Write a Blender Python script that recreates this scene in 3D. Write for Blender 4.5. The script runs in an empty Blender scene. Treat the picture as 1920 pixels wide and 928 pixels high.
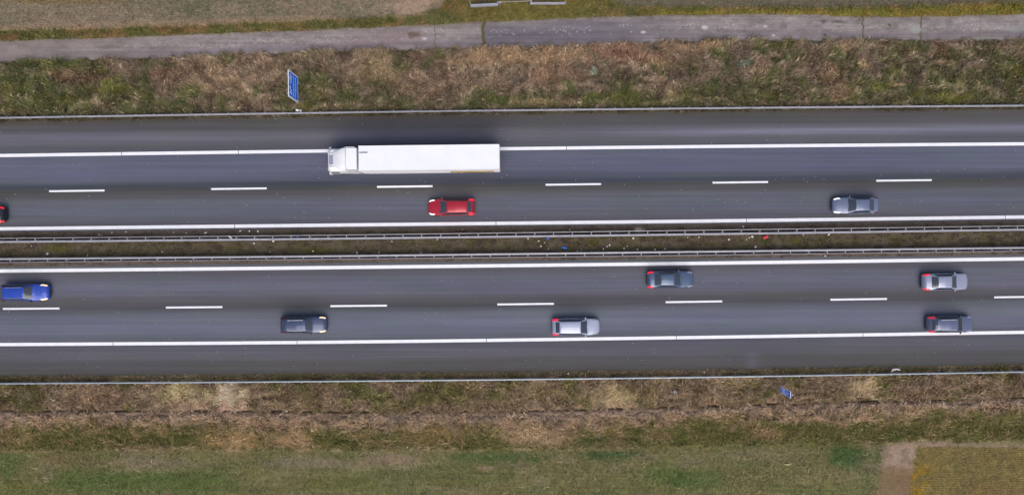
import bpy, bmesh, math, random
import numpy as np
from mathutils import Vector, Matrix, Euler

random.seed(7)
rng = np.random.default_rng(11)
SC = bpy.context.scene
COL = SC.collection
R = math.radians
H = 74.0                      # camera height in metres
F = 1280.0                    # focal length in photo pixels (24 mm on 36 mm)
CX, CY = 960.0, 464.0
TH = R(0.66)                  # the motorway rises slightly to the right

# ------------------------------------------------------------------ helpers
def G(px, py, z=0.0):
    """Point at height z that stands where the photo shows pixel (px, py)."""
    k = (H - z) / F
    return Vector(((px - CX) * k, (CY - py) * k, z))

def lin(c):
    c = np.asarray(c, float)
    return np.where(c <= 0.04045, c / 12.92, ((c + 0.055) / 1.055) ** 2.4)

ILLUM = np.array([1.22, 1.22, 1.30])   # how much brighter than its albedo the daylight shows a surface
def alb(r, g, b):
    v = lin(np.array([r, g, b]) / 255.0) / ILLUM
    return (float(v[0]), float(v[1]), float(v[2]), 1.0)

def spline(pts):
    xs = np.array([p[0] for p in pts], float); ys = np.array([p[1] for p in pts], float)
    n = len(xs)
    m = np.zeros(n)
    d = np.diff(ys) / np.diff(xs)
    m[0], m[-1] = d[0], d[-1]
    for i in range(1, n - 1):
        h0, h1 = xs[i] - xs[i-1], xs[i+1] - xs[i]
        m[i] = (d[i-1] * h1 + d[i] * h0) / (h0 + h1)
    if n > 2:
        m[0] = 1.5 * d[0] - 0.5 * m[1]; m[-1] = 1.5 * d[-1] - 0.5 * m[-2]
    def f(x):
        x = np.asarray(x, float)
        i = np.clip(np.searchsorted(xs, x) - 1, 0, n - 2)
        h = xs[i+1] - xs[i]; t = (x - xs[i]) / h
        tc = np.clip(t, 0, 1)
        h00 = 2*tc**3 - 3*tc**2 + 1; h10 = tc**3 - 2*tc**2 + tc
        h01 = -2*tc**3 + 3*tc**2; h11 = tc**3 - tc**2
        y = h00*ys[i] + h10*h*m[i] + h01*ys[i+1] + h11*h*m[i+1]
        y = y + np.where(x < xs[0], (x - xs[0]) * m[0], 0) + np.where(x > xs[-1], (x - xs[-1]) * m[-1], 0)
        return y
    return f

_LAT = rng.random((256, 256))
def vnoise(x, y, ox=0):
    x = np.asarray(x, float) + 37.7 * ox; y = np.asarray(y, float) + 91.3 * ox
    xi = np.floor(x).astype(int); yi = np.floor(y).astype(int)
    fx = x - xi; fy = y - yi
    fx = fx*fx*fx*(fx*(fx*6-15)+10); fy = fy*fy*fy*(fy*(fy*6-15)+10)
    a = _LAT[xi & 255, yi & 255]; b = _LAT[(xi+1) & 255, yi & 255]
    c = _LAT[xi & 255, (yi+1) & 255]; d = _LAT[(xi+1) & 255, (yi+1) & 255]
    return (a*(1-fx)+b*fx)*(1-fy) + (c*(1-fx)+d*fx)*fy
def fbm(x, y, oct=4, ox=0, gain=0.55):
    s = 0; a = 1; t = 0
    for i in range(oct):
        s = s + a * vnoise(x * 2**i * 1.03, y * 2**i * 1.03, ox + 3*i); t += a; a *= gain
    return s / t
def sstep(a, b, x):
    t = np.clip((x - a) / (b - a), 0, 1)
    return t*t*(3-2*t)

# ------------------------------------------------------------------ lines of the place (photo pixels at ground level)
S = {
 'track_top': spline([(0,77),(320,66),(640,54),(800,47),(907,41),(1060,34),(1280,28),(1500,27),(1600,31),(1760,30),(1920,26)]),
 'track_bot': spline([(0,118.5),(320,110),(640,98.5),(907,93),(1090,89),(1280,80),(1600,79),(1920,77)]),
 'rail_up': spline([(0,221),(640,211),(1280,203.4),(1920,198)]),
 'asph_up': spline([(0,228),(640,218),(1280,209),(1920,204)]),
 'line_up': spline([(0,292),(640,283),(1280,275.5),(1920,270)]),
 'dash_up': spline([(0,360),(448,354),(1075,346),(1695,338.5),(1920,336)]),
 'mid_up': spline([(0,429),(640,422),(1280,415),(1920,407)]),
 'med_up': spline([(0,435.5),(640,428),(1280,421),(1920,413.5)]),
 'thin_up': spline([(0,446.8),(640,440.7),(1280,432.1),(1920,423.5)]),
 'thick_up': spline([(0,453.6),(640,447.3),(1280,439.6),(1920,430.6)]),
 'thick_lo': spline([(0,485.7),(640,480),(1280,472.3),(1920,464.6)]),
 'thin_lo': spline([(0,492.3),(640,485.8),(1280,478.9),(1920,470.6)]),
 'med_lo': spline([(0,499.7),(640,492),(1280,484.5),(1920,477)]),
 'mid_lo': spline([(0,508),(640,501.4),(1280,494),(1920,485.3)]),
 'dash_lo': spline([(0,579),(364,576),(985,570),(1610,561),(1920,556.5)]),
 'line_lo': spline([(0,645.7),(640,641),(1280,632.7),(1920,622.7)]),
 'asph_lo': spline([(0,705.5),(640,701),(1280,694),(1920,684)]),
 'rail_lo': spline([(0,719),(640,714.5),(1280,707.5),(1920,697)]),
 'ditch': spline([(0,772),(320,771),(640,773.5),(960,772),(1280,764),(1600,754.5),(1920,747)]),
}

# ------------------------------------------------------------------ materials
def new_mat(name):
    m = bpy.data.materials.new(name); m.use_nodes = True
    nt = m.node_tree; b = nt.nodes['Principled BSDF']
    return m, nt, b

def plain(name, col, rough=0.5, metal=0.0, coat=0.0, var=0.06, scale=3.0, spec=0.5):
    """Procedural paint / plastic / metal with a little uneven tone."""
    m, nt, b = new_mat(name)
    tc = nt.nodes.new('ShaderNodeTexCoord'); nz = nt.nodes.new('ShaderNodeTexNoise')
    nz.inputs['Scale'].default_value = scale; nz.inputs['Detail'].default_value = 5
    nt.links.new(tc.outputs['Object'], nz.inputs['Vector'])
    mr = nt.nodes.new('ShaderNodeMapRange'); mr.inputs['To Min'].default_value = 1 - var * 2; mr.inputs['To Max'].default_value = 1 + var * 2
    mr.inputs['From Min'].default_value = .2; mr.inputs['From Max'].default_value = .8
    nt.links.new(nz.outputs['Fac'], mr.inputs['Value'])
    mx = nt.nodes.new('ShaderNodeMix'); mx.data_type = 'RGBA'; mx.blend_type = 'MULTIPLY'; mx.inputs['Factor'].default_value = 1
    mx.inputs['A'].default_value = (col[0], col[1], col[2], 1)
    nt.links.new(mr.outputs['Result'], mx.inputs['B'])
    nt.links.new(mx.outputs['Result'], b.inputs['Base Color'])
    b.inputs['Roughness'].default_value = rough; b.inputs['Metallic'].default_value = metal
    b.inputs['Coat Weight'].default_value = coat; b.inputs['Coat Roughness'].default_value = .08
    b.inputs['Specular IOR Level'].default_value = spec
    return m

def emit(name, col, strength, base=None):
    m, nt, b = new_mat(name)
    b.inputs['Base Color'].default_value = base or (col[0]*.6, col[1]*.6, col[2]*.6, 1)
    b.inputs['Emission Color'].default_value = (*col[:3], 1); b.inputs['Emission Strength'].default_value = strength
    b.inputs['Roughness'].default_value = .2
    return m

def vcol(name, layers, rough=.9, bump=None, spec=.25, flecks=None):
    """Colour attribute times noise layers (scale vec, detail, lo, hi)."""
    m, nt, b = new_mat(name)
    at = nt.nodes.new('ShaderNodeAttribute'); at.attribute_name = 'Col'
    tc = nt.nodes.new('ShaderNodeTexCoord')
    cur = at.outputs['Color']; last = None
    for (sv, sc, det, lo, hi) in layers:
        mp = nt.nodes.new('ShaderNodeMapping'); mp.inputs['Scale'].default_value = sv
        mp.inputs['Rotation'].default_value = (0, 0, -TH)
        nt.links.new(tc.outputs['Object'], mp.inputs['Vector'])
        nz = nt.nodes.new('ShaderNodeTexNoise'); nz.inputs['Scale'].default_value = sc; nz.inputs['Detail'].default_value = det
        nz.inputs['Roughness'].default_value = .65
        nt.links.new(mp.outputs['Vector'], nz.inputs['Vector'])
        mr = nt.nodes.new('ShaderNodeMapRange'); mr.inputs['From Min'].default_value = .28; mr.inputs['From Max'].default_value = .72
        mr.inputs['To Min'].default_value = lo; mr.inputs['To Max'].default_value = hi; mr.clamp = False
        nt.links.new(nz.outputs['Fac'], mr.inputs['Value'])
        mx = nt.nodes.new('ShaderNodeMix'); mx.data_type = 'RGBA'; mx.blend_type = 'MULTIPLY'; mx.inputs['Factor'].default_value = 1
        nt.links.new(cur, mx.inputs['A']); nt.links.new(mr.outputs['Result'], mx.inputs['B'])
        cur = mx.outputs['Result']; last = nz
    if flecks:
        sc, thr, colr = flecks
        vo = nt.nodes.new('ShaderNodeTexVoronoi'); vo.inputs['Scale'].default_value = sc
        nt.links.new(tc.outputs['Object'], vo.inputs['Vector'])
        sep = nt.nodes.new('ShaderNodeSeparateColor'); nt.links.new(vo.outputs['Color'], sep.inputs['Color'])
        gt = nt.nodes.new('ShaderNodeMath'); gt.operation = 'GREATER_THAN'; gt.inputs[1].default_value = thr
        nt.links.new(sep.outputs['Red'], gt.inputs[0])
        lt = nt.nodes.new('ShaderNodeMath'); lt.operation = 'LESS_THAN'; lt.inputs[1].default_value = .28
        nt.links.new(vo.outputs['Distance'], lt.inputs[0])
        mu = nt.nodes.new('ShaderNodeMath'); mu.operation = 'MULTIPLY'
        nt.links.new(gt.outputs[0], mu.inputs[0]); nt.links.new(lt.outputs[0], mu.inputs[1])
        mx = nt.nodes.new('ShaderNodeMix'); mx.data_type = 'RGBA'
        nt.links.new(mu.outputs[0], mx.inputs['Factor']); nt.links.new(cur, mx.inputs['A']); mx.inputs['B'].default_value = colr
        cur = mx.outputs['Result']
    nt.links.new(cur, b.inputs['Base Color'])
    b.inputs['Roughness'].default_value = rough; b.inputs['Specular IOR Level'].default_value = spec
    if bump and last:
        bp = nt.nodes.new('ShaderNodeBump'); bp.inputs['Strength'].default_value = bump[0]; bp.inputs['Distance'].default_value = bump[1]
        nt.links.new(last.outputs['Fac'], bp.inputs['Height']); nt.links.new(bp.outputs['Normal'], b.inputs['Normal'])
    return m

M = {
 'ground': vcol('ground_soil_and_grass', [((1,1,1),1.3,6,.86,1.14), ((1,1,1),5.5,4,.68,1.32)], .95, (.6,.06)),
 'asphalt': vcol('motorway_asphalt', [((.02,1,1),2.2,4,.93,1.07), ((.3,1,1),.6,5,.95,1.05), ((1,1,1),9,2,.90,1.10)], .82, (.25,.01), .3, (5.5,.992,alb(150,150,160))),
 'track': vcol('weathered_track_asphalt', [((.25,1,1),1.6,6,.90,1.10), ((1,1,1),7,3,.90,1.10)], .9, (.3,.02), .25),
 'blade': vcol('dry_and_green_grass', [((1,1,1),2.0,3,.85,1.15)], .85, None, .2),
 'line': plain('road_marking_white', (.80,.80,.83), .6, var=.04, scale=1.2),
 'galv': plain('galvanised_steel', (.36,.355,.39), .45, .25, var=.09, scale=1.5),
 'galv_lo': plain('weathered_galvanised_steel', (.30,.285,.31), .5, .25, var=.12, scale=1.5),
 'galv_blue': plain('bluish_galvanised_steel', (.30,.34,.37), .45, .25, var=.10, scale=1.2),
 'tyre': plain('tyre_rubber', (.02,.02,.02), .85),
 'rim': plain('alloy_rim', (.35,.35,.37), .35, .9),
 'glass': plain('tinted_glass', (.035,.042,.06), .06, 0, 0, var=.02, spec=1.0),
 'lamp_off': plain('unlit_clear_lamp', (.30,.31,.35), .15),
 'black': plain('black_plastic', (.02,.02,.022), .5),
 'chassis': plain('chassis_grey', (.05,.05,.055), .6),
 'truck_white': plain('white_truck_paint', (.84,.845,.85), .35, 0, .3, var=.02, scale=.8),
 'tarp': plain('white_trailer_tarpaulin', (.82,.83,.84), .5, var=.02, scale=.7),
 'truck_grey': plain('grey_roof_hatch', (.25,.26,.35), .35),
 'yellow': plain('yellow_lettering_strip', (.50,.33,.05), .5, var=.25, scale=2.0),
 'skirt': plain('pale_grey_side_panel', (.42,.43,.50), .5, var=.08),
 'sign_blue': plain('retroreflective_blue', (.0,.19,.95), .6, var=.04, spec=.05),
 'sign_white': plain('retroreflective_white', (.95,.95,.97), .45, var=.02),
 'sign_pale': plain('worn_white_lettering', (.25,.36,.66), .5, var=.02),
 'sign_back': plain('bare_aluminium_sign_back', (.35,.35,.36), .5, .4),
 'white_litter': plain('white_plastic_scrap', (.62,.61,.60), .6, var=.12, scale=9),
 'blue_litter': plain('blue_plastic_scrap', (.01,.14,.52), .5, var=.1, scale=9),
 'red_litter': plain('red_plastic_scrap', (.62,.03,.05), .5, var=.1, scale=9),
 'rust_litter': plain('orange_red_plastic_scrap', (.42,.08,.05), .6, var=.1, scale=9),
 'post_white': plain('white_post_plastic', (.80,.80,.80), .5),
 'head_white': emit('headlamp_white', (1,.98,.95), .75),
 'head_warm': emit('headlamp_warm', (1,.70,.46), .75),
 'tail': emit('tail_lamp_red', (1,.015,.05), .75, (.5,.01,.02,1)),
 'tail_off': plain('unlit_red_lens', (.10,.012,.018), .2),
 'tail_dim': emit('tail_lamp_dim_red', (.9,.05,.08), .28, (.35,.03,.04,1)),
}
def paint(name, c, metal=.4, rough=.3):
    return plain(name, c, rough, metal, .8, var=.03, scale=1.0)

# ------------------------------------------------------------------ object helpers
def tag(o, label=None, cat=None, group=None, kind=None):
    if label: o['label'] = label
    if cat: o['category'] = cat
    if group: o['group'] = group
    if kind: o['kind'] = kind
    return o
def empty(name, loc, rz=0):
    o = bpy.data.objects.new(name, None); COL.objects.link(o)
    o.location = loc; o.rotation_euler = (0, 0, rz); o.empty_display_size = .3
    return o
def link(name, me, mat=None, parent=None, smooth=False):
    if mat is not None and not me.materials: me.materials.append(mat)
    if smooth:
        me.polygons.foreach_set('use_smooth', np.ones(len(me.polygons), bool))
    o = bpy.data.objects.new(name, me); COL.objects.link(o)
    if parent: o.parent = parent
    return o
def bm_obj(name, bm, mat, parent=None, smooth=False):
    bmesh.ops.recalc_face_normals(bm, faces=bm.faces[:])
    me = bpy.data.meshes.new(name); bm.to_mesh(me); bm.free()
    return link(name, me, mat, parent, smooth)
def copy_obj(o, parent=None, loc=None, rot=None):
    c = o.copy(); COL.objects.link(c); c.parent = parent
    if loc is not None: c.location = loc
    if rot is not None: c.rotation_euler = rot
    return c
def box(bm, x0, x1, y0, y1, z0, z1, bev=0, mat=None, seg=2):
    b2 = bmesh.new()
    bmesh.ops.create_cube(b2, size=1)
    for v in b2.verts:
        v.co = Vector(((x0+x1)/2 + v.co.x*(x1-x0), (y0+y1)/2 + v.co.y*(y1-y0), (z0+z1)/2 + v.co.z*(z1-z0)))
    if bev: bmesh.ops.bevel(b2, geom=b2.edges[:] + b2.verts[:], offset=bev, segments=seg, affect='EDGES', profile=.5)
    if mat: bmesh.ops.transform(b2, matrix=mat, verts=b2.verts[:])
    vm = {v: bm.verts.new(v.co) for v in b2.verts}
    for f in b2.faces: bm.faces.new([vm[v] for v in f.verts])
    b2.free()
def tube(bm, pts, r, n=8, caps=True):
    pts = [Vector(p) for p in pts]; rings = []
    for i, p in enumerate(pts):
        d = (pts[min(i+1, len(pts)-1)] - pts[max(i-1, 0)]).normalized()
        a = d.orthogonal().normalized() if abs(d.z) > .9 else d.cross(Vector((0,0,1))).normalized()
        b = d.cross(a)
        rr = r[i] if isinstance(r, (list, tuple)) else r
        rings.append([bm.verts.new(p + rr*(math.cos(t)*a + math.sin(t)*b)) for t in [2*math.pi*k/n for k in range(n)]])
    for i in range(len(rings)-1):
        for k in range(n):
            bm.faces.new([rings[i][k], rings[i][(k+1) % n], rings[i+1][(k+1) % n], rings[i+1][k]])
    if caps:
        bm.faces.new(rings[0][::-1]); bm.faces.new(rings[-1])
def np_mesh(name, verts, loops, totals, cols=None):
    me = bpy.data.meshes.new(name)
    me.vertices.add(len(verts)); me.vertices.foreach_set('co', np.ascontiguousarray(verts, np.float32).ravel())
    me.loops.add(len(loops)); me.loops.foreach_set('vertex_index', np.ascontiguousarray(loops, np.int32))
    st = np.concatenate([[0], np.cumsum(totals)[:-1]]).astype(np.int32)
    me.polygons.add(len(totals)); me.polygons.foreach_set('loop_start', st)
    try: me.polygons.foreach_set('loop_total', np.asarray(totals, np.int32))
    except Exception: pass
    me.update(calc_edges=True)
    if cols is not None:
        a = me.color_attributes.new('Col', 'FLOAT_COLOR', 'POINT')
        c4 = np.ones((len(verts), 4), np.float32); c4[:, :3] = cols
        a.data.foreach_set('color', c4.ravel())
    return me
def grid_mesh(name, P, cols=None):
    ny, nx = P.shape[:2]
    idx = np.arange(ny*nx).reshape(ny, nx)
    q = np.stack([idx[:-1,:-1], idx[:-1,1:], idx[1:,1:], idx[1:,:-1]], -1).reshape(-1, 4)
    return np_mesh(name, P.reshape(-1, 3), q.ravel(), np.full(len(q), 4), None if cols is None else cols.reshape(-1, 3))

# ------------------------------------------------------------------ what colour the ground is, and what grows on it
def mixc(a, b, w):
    return a*(1-w[..., None]) + np.asarray(b, float)*w[..., None]
def pl(x, pts):
    return np.interp(x, [p[0] for p in pts], [p[1] for p in pts])
def patches(c, px, py, lst, nz):
    for (cx, cy, rx, ry, colr, st) in lst:
        d = ((px-cx)/rx)**2 + ((py-cy)/ry)**2
        w = st*sstep(1.25, .35, np.sqrt(d) + (nz-.5)*1.1)
        c = mixc(c, colr, w)
    return c

def cover(px, py):
    """Returns sRGB colour 0..255 of soil + plants, and a plant code map."""
    n1 = fbm(px/60, py/45, 5, 1); n2 = fbm(px/30, py/22, 4, 2); n3 = fbm(px/14, py/10, 4, 3); n4 = fbm(px/140, py/60, 4, 4)
    nf = fbm(px/5, py/4, 3, 5)
    e = (n3-.5)*16 + (nf-.5)*8                       # ragged edges
    one = np.ones(px.shape + (3,))
    zone = np.zeros(px.shape, int)
    # -------- upper left stubble field
    c = one*np.array([142,127,110.])
    gmask = sstep(.40, .60, n1*.35 + nf*.35 + fbm(px/9, py/3.5, 3, 6)*.35 - .02)*pl(px, [(0,.3),(200,.35),(330,.85),(700,.75),(830,.3)])
    c = mixc(c, (104,104,84), gmask)
    row = .5+.5*np.sin((py + px*.012)*1.55 + (n2-.5)*2)
    c = c*(1 + (row-.5)[..., None]*.12)
    c = patches(c, px, py, [(772,12,48,22,(176,152,132),.9),(835,22,40,16,(150,132,105),.6),(110,3,160,6,(125,105,60),.5)], n3)
    # right field
    rt = sstep(1110, 1175, px + e)
    c = mixc(c, np.array([112,105,88.]), rt)
    # strip between field and track
    ft = pl(px, [(0,56),(320,47),(640,35),(760,30),(820,22),(850,-20),(1120,-20),(1170,12),(1280,13),(1560,14),(1920,3)])
    w = sstep(-5, 5, py - ft + e*.6)
    sc = mixc(one*np.array([88,86,50.]), (110,90,58), sstep(.45,.65,n2))
    sc = mixc(sc, (70,74,40), sstep(.55,.7,n3)*.6)
    sc = mixc(sc, (106,97,52), sstep(830,900,px)*sstep(1200,1050,px)*.8)
    sc = mixc(sc, (120,110,42), sstep(1180,1260,px)*sstep(10,22,py - ft + 10)*.6)
    sc = patches(sc, px, py, [(910,4,22,7,(80,72,60),.8),(1025,2,26,4,(98,84,66),.6),(830,35,70,14,(92,92,58),.5)], n3)
    c = mixc(c, sc, w); zone[w > .5] = 1
    # earth rim of the field
    w = sstep(9, 2, np.abs(py - ft + 3 + e*.4))*sstep(650,560,px)*.6
    c = mixc(c, (165,140,118), w)
    # -------- upper verge
    tb = S['track_bot'](px); au = S['asph_up'](px)
    inv = sstep(-2, 2, py - (tb-6))*1.0
    brown = one*np.array([108,93,80.])
    dry = np.array([150,130,112.]); green = np.array([85,88,56.]); red = np.array([112,82,68.]); dark = np.array([78,66,52.])
    v = mixc(brown, dry, sstep(.45,.66, n2*.5+n3*.5)*pl(px, [(0,.3),(260,.4),(330,.9),(900,.85),(1300,.75),(1620,.5),(1920,.4)]))
    v = mixc(v, red, sstep(.52,.7, fbm(px/50,py/25,4,8))*pl(px, [(0,.2),(900,.4),(1100,.8),(1300,.6),(1600,.3),(1920,.3)]))
    gb = pl(px, [(0,.19),(220,.15),(290,.0),(480,-.05),(560,.03),(700,-.02),(900,-.09),(1080,-.03),(1300,.0),(1500,.02),(1600,.08),(1920,.13)])
    gb = gb + pl((py-tb)/np.maximum(au-tb, 1), [(0,-.04),(.15,-.03),(.5,.0),(.8,.08),(1,.10)])
    v = mixc(v, green, sstep(.46,.60, n1*.45 + n2*.35 + n3*.20 + gb)*(.74+.26*sstep(.42,.58,nf)))
    v = mixc(v, (106,98,48), sstep(.60,.72,n2)*.5*sstep(.0,.1,gb))
    v = mixc(v, dark, sstep(.53,.66, fbm(px/22,py/15,4,12))*.6)
    v = mixc(v, (176,156,132), sstep(.62,.74, fbm(px/16,py/9,3,13))*.55)
    v = patches(v, px, py, [
        (980,108,130,18,(152,122,92),.75),(900,118,70,14,(146,118,92),.5),(1165,103,62,17,(104,72,60),.85),(1240,115,45,16,(120,80,60),.5),
        (150,145,75,14,(100,74,58),.8),(120,120,60,8,(84,88,48),.6),(215,165,30,16,(106,108,46),.6),(110,190,60,16,(88,92,44),.6),(60,160,40,30,(86,92,56),.5),
        (390,150,70,35,(140,114,94),.6),(320,140,40,16,(98,74,60),.7),(440,160,50,30,(150,124,102),.6),(360,175,35,14,(84,92,50),.6),
        (700,130,55,30,(140,116,92),.7),(760,160,60,22,(112,92,74),.6),(650,182,25,20,(84,88,50),.6),(935,188,32,11,(82,92,46),.8),(1000,190,50,9,(150,128,100),.6),
        (1040,140,60,16,(132,98,80),.6),(1113,134,7,7,(150,160,128),.9),(1110,185,24,11,(86,94,48),.8),(1170,180,60,14,(92,96,50),.7),(1260,180,16,10,(150,128,96),.7),
        (1290,90,60,9,(158,128,96),.7),(1460,85,40,10,(88,92,48),.7),(1585,90,26,7,(168,142,106),.7),(1560,150,35,36,(118,90,72),.6),(1565,183,18,20,(132,104,84),.7),
        (1615,122,10,6,(190,160,116),.7),(1680,158,20,5,(176,150,110),.7),(1770,120,18,5,(180,154,112),.7),(1760,95,20,15,(96,70,56),.7),(1905,98,16,14,(138,106,88),.6),
        (1650,165,25,12,(96,104,42),.7),(1780,185,50,12,(98,98,44),.6),(1395,175,60,14,(84,88,54),.5),(1390,120,16,10,(96,108,92),.6),(1860,150,20,16,(90,84,76),.5)], n3)
    # verge darker towards the asphalt edge
    w = sstep(15,3, au - py + e*.35)
    v = mixc(v, (66,60,50), w*.7)
    c = mixc(c, v, inv); zone[(inv > .5)] = 2
    # -------- median
    mu = S['med_up'](px); ml = S['med_lo'](px)
    md = mixc(one*np.array([86,77,64.]), (74,70,44), sstep(.5,.66,n3)*.7)
    md = mixc(md, (66,56,50), sstep(.52,.68,fbm(px/12,py/6,4,15))*.7)
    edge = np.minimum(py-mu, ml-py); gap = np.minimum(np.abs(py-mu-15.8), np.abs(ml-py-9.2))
    md = mixc(md, (98,86,80), sstep(11,5,edge + (nf-.5)*6)*.75)
    md = mixc(md, (38,32,32), sstep(4.2,2.2,gap + (nf-.5)*2)*.95)  # shade between the two rails of each barrier, painted into the soil colour
    md = patches(md, px, py, [(1200,431,14,6,(178,160,156),.9),(1110,456,14,8,(72,64,28),.7),(1490,450,16,7,(70,66,26),.7),(590,470,30,8,(80,80,34),.6),(110,467,30,8,(84,84,36),.6),(1435,452,9,7,(66,74,32),.7)], n3)
    w = sstep(330, 336, py - (mu-430)*0)*0
    inmed = (py > mu - 12) & (py < ml + 12)
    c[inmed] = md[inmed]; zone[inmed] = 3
    # -------- lower verge
    al = S['asph_lo'](px); dt = S['ditch'](px); rl = S['rail_lo'](px)
    lv = mixc(one*np.array([114,97,80.]), (150,130,106), sstep(.46,.66,n2*.5+n3*.5)*.8)
    lv = mixc(lv, (98,92,56), sstep(.48,.62,n1*.5+n2*.5 + pl(px,[(0,.08),(130,-.02),(250,-.08),(480,.02),(700,.06),(900,.03),(1150,-.04),(1400,-.05),(1640,.0),(1920,.03)])))
    lv = mixc(lv, (80,66,50), sstep(.54,.7,fbm(px/16,py/12,4,19))*.7)
    lv = patches(lv, px, py, [
        (345,735,50,32,(172,154,112),.95),(350,758,50,14,(166,134,116),.7),(436,740,36,32,(196,168,146),1.0),(440,764,30,10,(176,142,126),.8),
        (190,748,80,22,(116,90,70),.7),(40,735,50,22,(88,82,52),.6),(20,765,30,10,(104,76,70),.6),(560,745,70,30,(108,92,62),.5),(545,735,16,30,(96,80,64),.7),
        (690,735,40,16,(84,86,52),.6),(850,732,60,22,(90,84,48),.6),(840,765,130,12,(118,96,80),.6),(950,760,80,15,(112,92,72),.6),(1010,735,70,18,(116,100,62),.5),
        (1150,745,48,28,(178,154,116),.95),(1160,765,40,10,(176,146,124),.7),(1215,738,18,20,(112,96,58),.6),(1340,745,80,22,(126,102,76),.6),(1480,750,50,20,(120,96,76),.5),
        (1613,722,32,24,(182,154,118),.9),(1720,735,70,20,(104,80,64),.6),(1870,730,50,22,(100,82,60),.6),(1560,740,30,16,(122,108,70),.5)], n3)
    w = sstep(16,6, py-al + e*.3); lv = mixc(lv, (98,89,66), w*.45)
    c = np.where((py > al-10)[..., None], lv, c); zone[py > al-10] = 4
    # ditch edge: dark slot with a pale lip under it
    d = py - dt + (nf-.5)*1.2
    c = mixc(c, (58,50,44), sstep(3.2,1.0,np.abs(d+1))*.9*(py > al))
    # -------- band under the ditch and the meadow
    bl = mixc(one*np.array([140,116,94.]), (98,84,62), sstep(.42,.58,n3*.6+n2*.4))
    bl = mixc(bl, (164,138,118), sstep(.5,.68,n2)*.7)
    bl = mixc(bl, (150,130,118), sstep(9,3,np.abs(d-6))*.6)
    gm = mixc(one*np.array([92,88,52.]), (112,98,66), sstep(.48,.64,n2*.6+n3*.4))
    gm = mixc(gm, (78,80,42), sstep(.54,.7,fbm(px/22,py/12,4,23))*.7)
    gm = patches(gm, px, py, [(440,825,60,22,(160,128,92),.75),(550,822,55,25,(160,130,98),.75),(560,795,50,10,(168,132,116),.7),(620,790,40,8,(164,134,120),.6),(270,838,60,8,(128,106,86),.7),(330,840,60,6,(140,112,92),.6),
        (1010,815,75,26,(166,138,110),.8),(970,800,60,14,(150,128,96),.6),(820,815,60,20,(118,98,62),.7),(730,830,60,12,(112,96,70),.5),(1140,835,60,12,(112,96,76),.6),(1110,825,40,12,(78,82,52),.6),
        (1430,812,30,9,(128,102,82),.7),(1500,830,90,10,(94,92,54),.5),(1880,790,40,8,(112,104,70),.5)], n3)
    bt = pl(px, [(0,800),(300,797),(480,802),(640,800),(820,800),(960,800),(1120,802),(1250,790),(1300,782),(1420,785),(1560,790),(1680,785),(1750,772),(1920,768)])
    w = sstep(-9, 9, py - bt + (n2-.5)*44 + e*.6)
    low = mixc(bl, gm, w)
    # cut meadow / winter crop further down
    mt = pl(px, [(0,846),(300,842),(640,844),(1000,842),(1150,842),(1350,835),(1480,832),(1640,832),(1920,826)])
    cr = mixc(one*np.array([100,96,65.]), (112,104,84), sstep(.46,.64,n1*.5+n4*.5)*.7)
    cr = mixc(cr, (84,89,54), sstep(.46,.62,fbm(px/130,py/40,4,27))*.55)
    cr = cr*(1+(.5-vnoise(px/60, (py+px*.006)*.55, 31))[..., None]*.14)
    cr = patches(cr, px, py, [(10,870,40,34,(74,86,48),.7),(260,905,190,26,(74,88,46),.8),(130,860,80,14,(98,84,62),.6),(300,870,110,10,(112,100,84),.5),(560,865,90,14,(110,100,86),.6),(730,860,60,12,(122,106,88),.7),
        (930,856,110,14,(70,84,50),.8),(1145,851,62,9,(60,78,46),.9),(1060,862,30,8,(112,100,84),.6),(910,877,20,4,(140,118,104),.8),(1240,890,60,28,(78,92,48),.6),(1310,900,60,22,(70,88,46),.6),(1586,854,42,27,(60,78,45),.9),
        (1430,852,100,18,(112,102,80),.7),(1560,895,60,26,(112,104,72),.5),(1640,905,12,20,(104,98,74),.5),(1210,858,34,8,(108,96,84),.5),(40,915,60,18,(84,88,44),.5),(640,905,90,12,(84,88,46),.5)], n3)
    w = sstep(-12, 12, py - mt + e*1.3)
    low = mixc(low, cr, w)
    w = sstep(3.5,1,np.abs(py-mt-1+e*.2))*.5*sstep(.4,.6,n2)*sstep(1250,1000,px)
    low = mixc(low, (140,120,102), w)
    below = py > dt + 1
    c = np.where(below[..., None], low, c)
    zone[below & (py <= mt)] = 5; zone[below & (py > mt)] = 6
    # corner of bare soil and the yellow crop
    ex = pl(py, [(826,1668),(850,1655),(880,1652),(928,1644),(980,1640)])
    soil = mixc(one*np.array([144,124,110.]), (124,106,92), sstep(.45,.62,n3)*.8)
    soil = mixc(soil, (112,92,66), sstep(862,890,py + e*.5)*.75)
    top = pl(px, [(1650,829),(1740,827),(1920,831)])
    w = sstep(-10,9,px-ex+e*1.3)*sstep(-6,5,py-top+e*.7)*pl(px, [(1760,1),(1920,.6)])
    c = mixc(c, soil, w); zone[w > .5] = 7
    cropc = mixc(one*np.array([114,102,64.]), (104,94,64), sstep(.45,.62,n2*.5+n3*.5)*.7)
    cropc = mixc(cropc, (136,110,44), sstep(.4,.6,n3)*sstep(1770,1720,px)*sstep(850,890,py))
    cropc = mixc(cropc, (120,98,66), sstep(895,925,py)*sstep(1800,1860,px)*.6)
    rowc = .5+.5*np.sin(py*2*math.pi/4.2 + (n2-.5)*5*sstep(1760,1880,px))
    cropc = cropc*(1+(rowc-.5)[..., None]*.30)
    w = sstep(-3,3,px-pl(py,[(830,1716),(880,1712),(928,1706)])+e*.4)*sstep(-2.5,2.5,py-pl(px,[(1700,836),(1920,839)])+e*.2)
    c = mixc(c, cropc, w); zone[w > .5] = 8
    return np.clip(c, 8, 245), zone

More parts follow.
